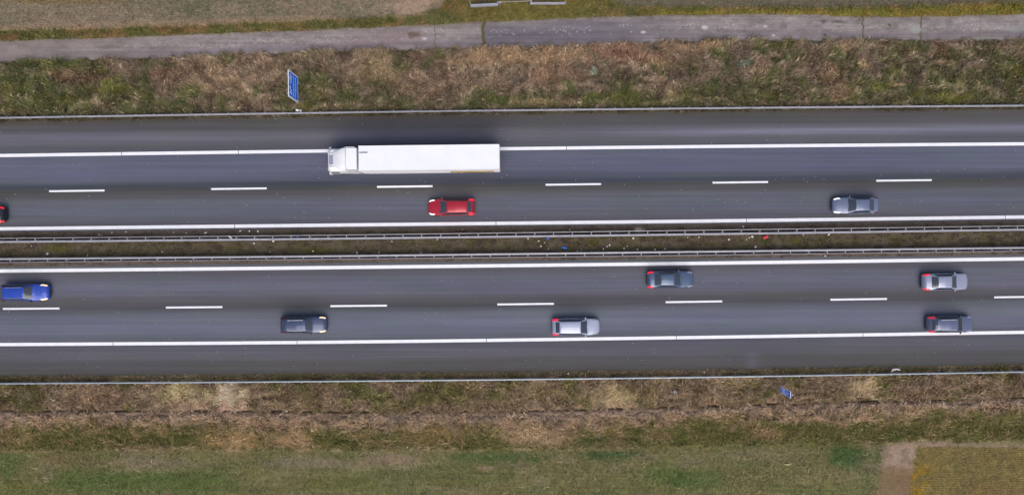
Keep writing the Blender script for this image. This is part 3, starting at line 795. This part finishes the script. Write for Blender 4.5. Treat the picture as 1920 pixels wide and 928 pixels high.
P_grey = paint('dark_grey_car_paint', (.055,.075,.145), .4)
P_silver = paint('pale_silver_car_paint', (.40,.43,.55), .25)
P_navy = paint('dark_blue_grey_car_paint', (.085,.125,.20), .4)
P_silver2 = paint('silver_car_paint', (.33,.35,.46), .3)
P_mid = paint('grey_silver_car_paint', (.13,.15,.24), .4)
P_dark = paint('black_car_paint', (.02,.024,.03), .4)
car('red hatchback with glowing red tail lights driving below the white truck', 'hatch', 5.0, 1.80, P_red, 846, 388.5, True, M['head_white'], M['tail'], group='cars on the motorway')
car('blue grey saloon with white headlights in the upper carriageway at right', 'sedan', 4.9, 1.82, P_slate, 1606, 385, True, M['head_white'], M['tail_off'], group='cars on the motorway')
car('dark car cut off by the left edge, only its red tail lights showing', 'sedan', 4.7, 1.80, P_dark, -35, 403, True, M['head_white'], M['tail'], group='cars on the motorway')
car('bright blue estate car with warm headlights at the left edge', 'estate', 5.1, 1.86, P_blue, 44, 548.5, False, M['head_warm'], M['tail_off'], roofrails=True, group='cars on the motorway')
car('dark grey estate car with warm headlights and pale roof rails', 'estate', 5.0, 1.82, P_grey, 568, 609, False, M['head_warm'], M['tail_off'], roofrails=True, trim='post_white', group='cars on the motorway')
car('whitish silver hatchback in the outer lane near the bottom centre', 'hatch', 5.1, 1.86, P_silver, 1080, 613, False, None, M['tail'], group='cars on the motorway')
car('dark blue grey saloon with bright red tail lights below the median', 'sedan', 5.0, 1.84, P_navy, 1258, 524, False, None, M['tail'], group='cars on the motorway')
car('light silver saloon with red tail lights in the inner lane at right', 'sedan', 4.9, 1.84, P_silver2, 1775, 528.5, False, None, M['tail'], group='cars on the motorway')
car('grey silver estate car hugging the lower white edge line at right', 'estate', 4.9, 1.80, P_mid, 1784, 608, False, None, M['tail_dim'], roofrails=True, trim='post_white', group='cars on the motorway')

# the articulated truck (local +x is forward)
def truck():
    xr, xf = -1.30, -19.5
    Lt = xr-xf
    xm = (xr+xf)/2
    y = 9.3 + (xm+1.5)*math.tan(TH)
    t = empty('articulated_truck', (xm, y, 0), TH+math.pi)
    tag(t, 'long white articulated truck with a box trailer driving left', 'truck')
    hl = Lt/2
    bm = bmesh.new(); box(bm, -hl, -hl+14.45, -1.275, 1.275, 1.05, 4.0, .05, None, 3); tr = bm_obj('trailer_body', bm, M['tarp'], t)
    bm = bmesh.new(); box(bm, -hl+.03, -hl+14.42, -1.22, 1.22, 4.003, 4.02, .006); bm_obj('roof_panel', bm, M['tarp'], tr)
    bm = bmesh.new(); box(bm, -hl+13.5, -hl+14.35, -.62, -.50, 4.02, 4.09, .02); bm_obj('roof_vent', bm, M['truck_grey'], tr)
    bm = bmesh.new()
    for sg in (1, -1): box(bm, -hl, -hl+14.45, sg*1.24-.035, sg*1.24+.035, 3.96, 4.03, .01)
    bm_obj('roof_edge', bm, M['truck_white'], tr)
    bm = bmesh.new()
    for sg in (1, -1): box(bm, -hl-.035, -hl-.004, sg*.62-.60, sg*.62+.60, 1.12, 3.92, .01)
    rd = bm_obj('rear_door', bm, M['truck_white'], t)
    bm = bmesh.new()
    for yy in (-.9, -.25, .25, .9): tube(bm, [(-hl-.05, yy, 1.15), (-hl-.05, yy, 3.9)], .02)
    bm_obj('lock_bar', bm, M['galv'], rd)
    for sg in (1, -1):
        bm = bmesh.new(); box(bm, -hl+3.9, -hl+13.8, sg*1.20-.03, sg*1.20+.03, .35, 1.02, .01); bm_obj('side_skirt', bm, M['skirt'], t)
        bm = bmesh.new(); box(bm, -hl+.6, -hl+5.2, sg*1.280-.004, sg*1.280+.004, 1.35, 2.5); bm_obj('side_lettering', bm, M['yellow'], t)
        bm = bmesh.new(); box(bm, -hl-.05, -hl+.02, sg*1.0-.18, sg*1.0+.18, .92, 1.04, .01); bm_obj('tail_light', bm, M['tail_dim'], t)
    bm = bmesh.new(); box(bm, -hl+.1, hl-.9, -.45, .45, .62, 1.0, .02); bm_obj('chassis', bm, M['chassis'], t)
    bm = bmesh.new(); box(bm, -hl-.02, -hl+.12, -1.15, 1.15, .5, .66, .02); bm_obj('bumper', bm, M['chassis'], t)
    for x in (-hl+2.2, -hl+3.5, -hl+4.8, hl-5.1, hl-1.5):
        for sg in (1, -1): wheel(t, x, sg*1.06, .5, .36)
    # cab: shell of stacked outlines, rounded nose, roof rising into the deflector
    def outline(x0, x1, w, r, z, wf=None):
        wf = wf or w
        pts = []
        for (cx_, cy_, a0) in ((x1-r, wf-r, 0),):
            for k in range(7):
                a = R(90)*k/6; pts.append((cx_+r*math.cos(a), cy_+r*math.sin(a)))
        pts.append((x0, w)); pts.append((x0, -w))
        for k in range(7):
            a = R(-90)+R(90)*k/6; pts.append((x1-r+r*math.cos(a), -wf+r+r*math.sin(a)))
        return [(a, b, z) for a, b in pts]
    x0 = hl-2.35
    sec = [outline(x0, hl-.10, 1.15, .30, .40), outline(x0, hl, 1.22, .36, .70), outline(x0, hl-.02, 1.24, .36, 1.5), outline(x0, hl-.06, 1.22, .38, 2.0), outline(x0, hl-.28, 1.18, .40, 2.7), outline(x0, hl-.45, 1.12, .42, 2.98), outline(x0, hl-.62, 1.02, .40, 3.08)]
    bm = bmesh.new(); vr = [[bm.verts.new(p) for p in o] for o in sec]
    for a, b in zip(vr[:-1], vr[1:]):
        for k in range(len(a)): bm.faces.new([a[k], a[(k+1) % len(a)], b[(k+1) % len(a)], b[k]])
    bm.faces.new(vr[0][::-1]); bm.faces.new(vr[-1])
    cab = bm_obj('cab', bm, M['truck_white'], t, True)
    # windscreen: curved band proud of the cab front
    bm = bmesh.new(); cols = []
    for z_, xo, wf in ((1.62, -.03, 1.00), (2.1, -.075, .99), (2.6, -.235, .95)):
        cols.append([bm.verts.new((hl+xo+.025-.20*(yy/1.0)**4*.9, yy, z_)) for yy in np.linspace(-wf, wf, 13)])
    for a, b in zip(cols[:-1], cols[1:]):
        for k in range(12): bm.faces.new([a[k], a[k+1], b[k+1], b[k]])
    bm_obj('windscreen', bm, M['glass'], t, True)
    for sg in (1, -1):
        bm = bmesh.new(); box(bm, hl-1.35, hl-.55, sg*1.235-.012, sg*1.235+.012, 1.65, 2.4, .005); bm_obj('side_window', bm, M['glass'], t)
        bm = bmesh.new(); box(bm, hl-.52, hl-.34, sg*1.34-.09, sg*1.34+.09, 1.6, 2.4, .05); bm_obj('mirror', bm, M['truck_white'], t)
        bm = bmesh.new(); box(bm, hl-.12, hl+.02, sg*.85-.22, sg*.85+.22, .62, .82, .03); bm_obj('headlight', bm, M['post_white'], t)
    # sloping roof deflector with side cheeks
    bm = bmesh.new(); n = 9; rows = []
    for i in range(n):
        u = i/(n-1)
        x = hl-.85-(1.50)*u; z = 3.07+.80*math.sin(u*math.pi/2)**1.0; w = .86+.32*u
        rows.append([bm.verts.new((x, yy*w, zz)) for yy, zz in ((-1, 3.0), (-1, max(z-.10, 3.02)), (-.88, max(z-.02, 3.03)), (-.4, z+.01), (.4, z+.01), (.88, max(z-.02, 3.03)), (1, max(z-.10, 3.02)), (1, 3.0))])
    for a, b in zip(rows[:-1], rows[1:]):
        for k in range(7): bm.faces.new([a[k], a[k+1], b[k+1], b[k]])
    bm.faces.new(rows[0]); bm.faces.new(rows[-1][::-1])
    bm_obj('roof_deflector', bm, M['truck_white'], t, True)
    bm = bmesh.new(); box(bm, hl-1.08, hl-.50, -.50, .50, 3.06, 3.12, .02)
    bm_obj('roof_hatch', bm, M['truck_grey'], t)
    bm = bmesh.new(); box(bm, hl-3.50, hl-2.40, -1.12, 1.12, 1.1, 3.74, .05); bm_obj('cab_rear_housing', bm, M['truck_white'], t)
    for sg in (1, -1):
        bm = bmesh.new(); box(bm, hl-3.3, hl-2.36, sg*1.19-.02, sg*1.19+.02, .6, 3.8, .01); bm_obj('side_fairing', bm, M['truck_white'], t)
        bm = bmesh.new(); box(bm, hl-4.6, hl-2.5, sg*1.0-.20, sg*1.0+.20, .45, 1.0, .05); bm_obj('fuel_tank', bm, M['galv'], t)
        bm = bmesh.new(); tube(bm, [(hl-1.0, sg*.68, 3.03), (hl-.55, sg*.68, 3.12)], [.05, .07]); bm_obj('horn', bm, M['galv'], t)
    return t
truck()

# ------------------------------------------------------------------ SIGNS
def text_mesh(txt, size, bold=0.0, spacing=1.0):
    cu = bpy.data.curves.new('t', 'FONT'); cu.body = txt; cu.size = size; cu.align_x = 'CENTER'; cu.align_y = 'CENTER'
    cu.offset = bold; cu.space_character = spacing; cu.extrude = .004; cu.resolution_u = 3
    o = bpy.data.objects.new('t', cu); COL.objects.link(o)
    dg = bpy.context.evaluated_depsgraph_get(); dg.update()
    me = bpy.data.meshes.new_from_object(o.evaluated_get(dg))
    bpy.data.objects.remove(o); bpy.data.curves.remove(cu)
    return me
def poly_face(pts, th=.006):
    bm = bmesh.new()
    a = [bm.verts.new((x, y, 0)) for x, y in pts]; b = [bm.verts.new((x, y, th)) for x, y in pts]
    n = len(pts)
    bm.faces.new(b); bm.faces.new(a[::-1])
    for k in range(n): bm.faces.new([a[k], a[(k+1) % n], b[(k+1) % n], b[k]])
    return bm
def rrect(w, h, r, n=5):
    out = []
    for cx_, cy_, a0 in ((w/2-r, h/2-r, 0), (-w/2+r, h/2-r, 90), (-w/2+r, -h/2+r, 180), (w/2-r, -h/2+r, 270)):
        out += [(cx_+r*math.cos(R(a0+90*k/n)), cy_+r*math.sin(R(a0+90*k/n))) for k in range(n+1)]
    return out
def ring(w, h, r, wd):
    o = rrect(w, h, r); i = rrect(w-2*wd, h-2*wd, max(r-wd, .004))
    bm = bmesh.new(); n = len(o)
    vo = [bm.verts.new((x, y, .003)) for x, y in o]; vi = [bm.verts.new((x, y, .003)) for x, y in i]
    vo2 = [bm.verts.new((x, y, .012)) for x, y in o]; vi2 = [bm.verts.new((x, y, .012)) for x, y in i]
    for k in range(n):
        j = (k+1) % n
        bm.faces.new([vo2[k], vo2[j], vi2[j], vi2[k]]); bm.faces.new([vo[k], vo[j], vo2[j], vo2[k]]); bm.faces.new([vi[k], vi[j], vi2[j], vi2[k]])
    return bm
def face_matrix(right, up):
    n = right.cross(up)
    return Matrix((right, up, n)).transposed()
def put(o, parent, u, v, d=.0):
    o.parent = parent; o.location = (u, v, d); return o

def exit_sign():
    X, yb, yt = -22.77, 15.34, 18.10
    w, zb, zt = yt-yb, 1.5, 4.6
    h = zt-zb
    t = empty('exit_sign', (X, (yb+yt)/2, 0), TH)
    tag(t, 'large blue motorway exit sign with a white border on the upper verge', 'road sign')
    # the board faces +x: reading direction +y, up +z
    rot = face_matrix(Vector((0, 1, 0)), Vector((0, 0, 1))).to_euler()
    bm = poly_face(rrect(w, h, .10), .05); board = bm_obj('board', bm, M['sign_white'], t)
    board.rotation_euler = rot; board.location = (0, 0, (zb+zt)/2)
    D = .05
    b = bm_obj('face', poly_face(rrect(w-.32, h-.32, .06), .004), M['sign_blue'], board); b.location = (0, 0, D+.001)
    def tx(name, s, size, u, v, bold=.0, mat='sign_white', sp=1.0, sx=1.0):
        o = link(name, text_mesh(s, size, bold, sp), M[mat], board); put(o, board, u, v, D+.006); o.scale = (sx, 1, 1); return o
    tx('lettering', 'Walldorf/', .54, .0, -.02, .004, sp=1.06)
    tx('lettering', 'Wiesloch', .54, -.02, -.66, .004, sp=1.06)
    tx('lettering', '1000 m', .42, .0, -1.17, .004, 'sign_pale')
    # exit number in its oval
    o = bm_obj('number_oval', ring(.98, .56, .27, .07), M['sign_white'], board); put(o, board, .58, .86, D)
    tx('lettering', '39', .44, .58, .86, .008)
    # exit symbol: straight road with a branch and arrow head
    bm = bmesh.new()
    def poly(pts):
        b2 = poly_face(pts, .01); vm = {v: bm.verts.new(v.co) for v in b2.verts}
        for f in b2.faces: bm.faces.new([vm[v] for v in f.verts])
        b2.free()
    poly([(-.42,-.30),(-.26,-.30),(-.12,.02),(-.18,.30),(-.30,.30),(-.32,.02)])
    poly([(-.10,-.30),(.06,-.30),(.10,-.02),(.30,.14),(.22,.24),(.0,.06)])
    poly([(.16,.30),(.50,.26),(.34,-.02)])
    s = bm_obj('exit_symbol', bm, M['sign_white'], board); put(s, board, -.62, .86, D+.003)
    bm = poly_face(rrect(w-.04, h-.04, .1), .004); bk = bm_obj('back', bm, M['sign_back'], board); bk.location = (0, 0, -.006)
    for yy in (-1.0, 1.0):
        bm = bmesh.new(); tube(bm, [(-.16, yy, -.3), (-.16, yy, zt-.2)], .07, 10)
        bm_obj('post', bm, M['galv'], t)
        bm = bmesh.new(); box(bm, -.24, .24, yy-.2, yy+.2, -.1, .06, .02); bm_obj('footing', bm, M['skirt'], t)
    for zz in (zb+.5, zb+1.6, zb+2.6):
        bm = bmesh.new(); box(bm, -.09, -.012, -w/2+.1, w/2-.1, zz-.04, zz+.04); bm_obj('bracket', bm, M['galv'], t)
exit_sign()

def beacon():
    X, y0, y1, zb, zt = 28.9, -15.60, -14.90, .60, 3.25
    w, h = y1-y0, zt-zb
    t = empty('countdown_sign', (X, (y0+y1)/2, 0), TH)
    tag(t, 'small blue countdown sign with three white stripes in the lower verge', 'road sign')
    rot = face_matrix(Vector((0, -1, 0)), Vector((0, 0, 1))).to_euler()
    board = bm_obj('board', poly_face(rrect(w, h, .05), .04), M['sign_white'], t); board.rotation_euler = rot; board.location = (0, 0, (zb+zt)/2)
    D = .04
    b = bm_obj('face', poly_face(rrect(w-.10, h-.10, .03), .004), M['sign_blue'], board); b.location = (0, 0, D+.001)
    for k in range(3):
        v = -h/2+.52+k*.36; hw = w/2-.05
        s = bm_obj('stripe', poly_face([(-hw, v-.19), (hw, v+.0), (hw, v+.17), (-hw, v-.02)], .008), M['sign_white'], board); s.location = (0, 0, D+.002)
    for txt, v, sz in (('300', .42, .36), ('m', .86, .42)):
        o = link('lettering', text_mesh(txt, sz, .006), M['sign_white'], board); put(o, board, 0, v, D+.006); o.scale = (.86, 1, 1)
    bk = bm_obj('back', poly_face(rrect(w-.03, h-.03, .04), .004), M['sign_back'], board); bk.location = (0, 0, -.006)
    for yy in (-.2, .2):
        bm = bmesh.new(); tube(bm, [(.09, yy, -.3), (.09, yy, zt+.02)], .035, 8); bm_obj('post', bm, M['galv'], t)
    bm = bmesh.new(); tube(bm, [(.12, -.02, zt-.06), (.12, -.02, zt+.14)], .05, 8); bm_obj('post_cap', bm, M['post_white'], t)
beacon()

def marker_post():
    g = G(563.8, 209.6, 0)
    t = empty('marker_post', (g.x, g.y, .55), R(-7)); tag(t, 'white marker post piece with grey middle lying by the upper guardrail below the exit sign', 'post')
    bm = bmesh.new(); box(bm, -.34, -.06, -.11, .11, -.09, .10, .03); bm_obj('shaft', bm, M['post_white'], t)
    bm = bmesh.new(); box(bm, -.06, .13, -.09, .09, -.08, .085, .02); bm_obj('band', bm, M['galv'], t)
    bm = bmesh.new(); box(bm, .13, .26, -.10, .10, -.08, .095, .02); bm_obj('cap', bm, M['post_white'], t)
    bm = bmesh.new(); box(bm, .26, .38, -.08, .08, -.08, .07, .02); bm_obj('foot', bm, M['black'], t)
marker_post()

# ------------------------------------------------------------------ FIELD ENTRANCE BARRIERS (top of the photo)
def field_rail(label, a, b, back, w):
    A, B, K = G(*a, .8), G(*b, .8), G(*back, .8)
    t = empty('barrier_rail', (A.x, A.y, 0)); tag(t, label, 'barrier')
    o = Vector((A.x, A.y, 0))
    d = (B-A); n = max(2, int(d.length/1.0))
    profile_extrude('rail', [(u*w, z+.04) for u, z in [(-.5,.74),(.5,.74),(.5,.70),(.2,.62),(.5,.55),(.5,.47),(-.5,.47)]], [A-o, B-o], M['galv'], t)
    bm = bmesh.new(); tube(bm, [A-o+Vector((0,0,-.05)), A-o+(K-A)*.15+Vector((0,0,-.05)), K-o+Vector((0,0,-.05))], .035, 8); bm_obj('return_pipe', bm, M['galv'], t)
    for f in (.06, .5, .94):
        p = bpy.data.objects.new('post', PM); COL.objects.link(p); p.parent = t; q = A-o+d*f; p.location = (q.x, q.y+.12, 0)
field_rail('thick grey steel rail left of the field entrance at the top', (882.5, 11), (934, 8.3), (879.5, -8), .27)
field_rail('thinner grey steel rail right of the field entrance at the top', (1060, 6), (994, 6.2), (1061.5, -8), .17)
def swing_pole():
    A, B = G(937, 4.6, .9), G(996, 2.4, .9)
    t = empty('swing_pole', (A.x, A.y, 0)); tag(t, 'thin grey swing pole closing the field entrance between two rails', 'gate')
    o = Vector((A.x, A.y, 0))
    bm = bmesh.new(); tube(bm, [A-o, B-o], .035, 8); bm_obj('pole', bm, M['galv_lo'], t)
    for p in (A, B):
        bm = bmesh.new(); q = p-o; tube(bm, [(q.x, q.y, -.3), (q.x, q.y, 1.05)], .075, 10); bm_obj('post', bm, M['galv'], t)
    bm = bmesh.new(); q = A-o; box(bm, q.x-.28, q.x+.22, q.y-.10, q.y+.10, .70, .92, .03); bm_obj('counterweight', bm, M['galv_lo'], t)
swing_pole()

# ------------------------------------------------------------------ LITTER
def scrap_mesh(seed, flat=.35, sx=1.0):
    r = random.Random(seed); bm = bmesh.new(); bmesh.ops.create_icosphere(bm, subdivisions=2, radius=1)
    for v in bm.verts:
        k = .65+.55*r.random(); v.co = Vector((v.co.x*k*sx, v.co.y*k, v.co.z*k*flat))
    me = bpy.data.meshes.new('crumpled_scrap'); bm.to_mesh(me); bm.free(); return me
def litter(name, px, py, size, mat, label, group=None, sx=1.0, rz=None, z=.06, cat='litter', me=None):
    me = me or scrap_mesh(int(px*7+py), .4, sx)
    if not me.materials: me.materials.append(M[mat])
    o = bpy.data.objects.new(name, me); COL.objects.link(o)
    o.location = G(px, py, 0) + Vector((0, 0, float(height(np.array([px*1.0]), np.array([py*1.0]))[0]) + z)); o.scale = (size*.85,)*3
    o.rotation_euler = (0, 0, random.uniform(0, 6.28) if rz is None else rz)
    return tag(o, label, cat, group)
variants = [scrap_mesh(i, .45, 1+.25*i/4) for i in range(6)]
for m in variants: m.materials.append(M['white_litter'])
for i, (x, y, s) in enumerate([(187,440,.11),(191.5,441,.10),(211,436,.09),(237,435,.07),(165,479,.07),(305,472,.07),(326,436,.07),(350,437,.08),(477,456,.11),(513,452,.12),(451,433,.11),(468,433.5,.10),(484,433.6,.12),
        (507,472,.07),(587,471,.10),(670,474,.11),(711,473,.07),(735,453,.08),(789,474,.08),(820,449,.09),(990,447,.10),(1010,452,.09),(1014,461.5,.09),(1021,455,.06),(1028,467,.06),(1082,471,.09),(1090,469,.06),(1131,467,.08),(1142.5,459.5,.10),(1138,462,.07),
        (1187,446.5,.13),(1195,468,.12),(1176,461.5,.07),(1170,466,.08),(1068,430.5,.08),(1228,468,.10),(1246,466.5,.08),(1289,445,.09),(1310,445,.09),(1366,449,.11),(1410,444,.14),(1404.5,445.5,.08),(1399,449,.07),(1416,463,.15),(1505,440,.09),(1553,440,.12),(1547,480,.09),(1393,425,.09),(90,476,.13),(60,461,.09)]):
    litter('litter_scrap', x, y, s, None, 'small white scrap of litter on the brown soil of the central median', 'white scraps in the median', me=variants[i % 6], z=.10)
for i, (x, y, s) in enumerate([(314,214,.09),(373,210.5,.10),(722,198,.08),(879,186,.08),(1410,199,.12),(1306,201,.07),(1530,86,.08),(700,205,.06)]):
    litter('litter_scrap', x, y, s, None, 'small white scrap of litter in the rough grass above the upper guardrail', 'white scraps in the upper verge', me=variants[i % 6], z=.22)
for i, (x, y, s) in enumerate([(278,721,.12),(534,720,.14),(560.5,723,.13),(516,732,.12),(1073,711.5,.11),(1379,714,.11),(1560,737,.13),(1508,709,.08),(1850,706,.14),(1841,705,.08),(539,769.5,.13),(1253,714,.08),(1319,697,.08),(1065,699,.09),(652,709,.08),(668,709,.07)]):
    litter('litter_scrap', x, y, s, None, 'small white scrap of litter in the tan grass by the lower guardrail', 'white scraps by the lower guardrail', me=variants[i % 6], z=.30)
litter('litter_strip', 437, 444.8, .10, 'white_litter', 'long white strip of litter lying across the upper median barrier', sx=3.2, rz=R(-38), z=.74)
litter('litter_strip', 386, 436.5, .09, 'white_litter', 'short bent white strip of litter above the upper median barrier at left', sx=2.6, rz=R(18), z=.10)
litter('paper_bundle', 1265, 734, .26, 'white_litter', 'crumpled white paper bundle, largest pale litter in the lower verge', z=.32)
litter('plastic_bag', 559.5, 443.6, .20, 'blue_litter', 'round blue plastic scrap inside the upper median barrier', z=.2)
litter('plastic_bag', 1058, 464.5, .20, 'blue_litter', 'long bright blue plastic scrap in the middle of the median soil', sx=1.9, rz=R(-15), z=.12)
litter('plastic_bag', 1027, 447, .14, 'blue_litter', 'smaller blue plastic scrap just under the upper median barrier', sx=1.6, rz=R(10), z=.12)
litter('plastic_bag', 413, 118, .13, 'blue_litter', 'tiny blue plastic scrap in the verge below the farm track', z=.26)
litter('plastic_bag', 621, 742, .18, 'rust_litter', 'orange red plastic scrap in the lower verge grass', sx=1.4, rz=R(10), z=.35)
def red_box():
    g = G(1434.5, 445, 0)
    bm = bmesh.new(); box(bm, -.28, .28, -.14, .14, 0, .20, .02); box(bm, -.24, .24, -.10, .10, .20, .215, .006)
    box(bm, -.05, .05, .135, .155, .08, .13, .004)
    o = bm_obj('red_carton', bm, M['red_litter']); o.location = g+Vector((0, 0, .0)); o.rotation_euler = (0, 0, R(24))
    tag(o, 'flat red carton lying on the median soil at right', 'litter')
red_box()
bm = bmesh.new(); tube(bm, [G(1671.5,697,.3), G(1673.5,693.5,.42), G(1676.5,692,.46), G(1680,691.8,.45), G(1684,691.8,.42), G(1687.5,693.8,.34)], .075, 8)
tag(bm_obj('bent_tube', bm, M['post_white'], smooth=True), 'bent white plastic tube lying against the lower guardrail', 'litter')

# ------------------------------------------------------------------ WEED ROSETTES
M['weed'] = plain('grey_green_leaf', (.25,.31,.25), .7, var=.12, scale=6)
M['weed_dark'] = plain('blue_green_leaf', (.13,.18,.155), .7, var=.12, scale=6)
def rosette(seed, mat):
    r = random.Random(seed); bm = bmesh.new()
    for k in range(26):
        a = r.uniform(0, 6.28); L = r.uniform(.5, 1.0); wd = r.uniform(.07, .12); up = r.uniform(.15, .6)
        c_, s_ = math.cos(a), math.sin(a); pts = []
        for u, ww, zz in ((.05, .3, .05), (.4, 1, up*.7), (.75, .9, up), (1, .05, up*.8)):
            pts.append((bm.verts.new((c_*L*u - s_*wd*ww, s_*L*u + c_*wd*ww, zz)), bm.verts.new((c_*L*u + s_*wd*ww, s_*L*u - c_*wd*ww, zz))))
        for p, q in zip(pts[:-1], pts[1:]): bm.faces.new([p[0], p[1], q[1], q[0]])
    me = bpy.data.meshes.new('leaf_rosette'); bm.to_mesh(me); bm.free(); me.materials.append(M[mat]); return me
def weed(px, py, size, me, label, group=None):
    o = bpy.data.objects.new('weed_plant', me); COL.objects.link(o)
    o.location = G(px, py, 0)+Vector((0, 0, .22)); o.scale = (size,)*3; o.rotation_euler = (0, 0, random.uniform(0, 6.28))
    tag(o, label, 'weed', group)
weed(1113, 134, .52, rosette(3, 'weed'), 'palest and largest grey green weed rosette in the middle of the upper verge')
for i, (x, y, r_) in enumerate([(1396,117,.42),(1385,124,.34),(1396,150,.34),(1331,156,.28),(1470,140,.34),(1412,142,.26),(1657,127,.30),(1285,126,.26),(1246,119,.26),(1500,134,.24),(1818,93,.26),(70,165,.34),(95,150,.3)]):
    weed(x, y, r_, [V for V in (rosette(11, 'weed_dark'), rosette(12, 'weed_dark'))][i % 2], 'small blue green weed rosette in the rough grass of the upper verge', 'weeds in the upper verge')

# ------------------------------------------------------------------ LIGHT, SKY, CAMERA
w = bpy.data.worlds.new('World'); SC.world = w; w.use_nodes = True
nt = w.node_tree; bg = nt.nodes['Background']
sky = nt.nodes.new('ShaderNodeTexSky'); sky.sky_type = 'NISHITA'; sky.sun_disc = False
SUN_EL, SUN_AZ = R(56), R(172)
sky.sun_elevation = SUN_EL; sky.sun_rotation = SUN_AZ
sky.air_density = 1.0; sky.dust_density = 4.0; sky.ozone_density = 1.0
nt.links.new(sky.outputs['Color'], bg.inputs['Color']); bg.inputs['Strength'].default_value = .13
sl = bpy.data.lights.new('sun', 'SUN'); sl.energy = 1.3; sl.angle = R(60); sl.color = (1, .95, .90)
so = bpy.data.objects.new('sun', sl); COL.objects.link(so)
d = Vector((math.sin(SUN_AZ)*math.cos(SUN_EL), math.cos(SUN_AZ)*math.cos(SUN_EL), math.sin(SUN_EL)))
so.rotation_euler = d.to_track_quat('Z', 'Y').to_euler(); so.location = (0, 0, 60)
cd = bpy.data.cameras.new('camera'); cd.sensor_width = 36; cd.lens = 24; cd.clip_end = 6000; cd.clip_start = .5
co = bpy.data.objects.new('camera', cd); COL.objects.link(co); co.location = (0, 0, H); co.rotation_euler = (0, 0, 0)
SC.camera = co
vs = SC.view_settings; vs.view_transform = 'Standard'; vs.look = 'None'; vs.gamma = 1; vs.exposure = 0.2; vs.use_curve_mapping = False
SC.cycles.max_bounces = 5
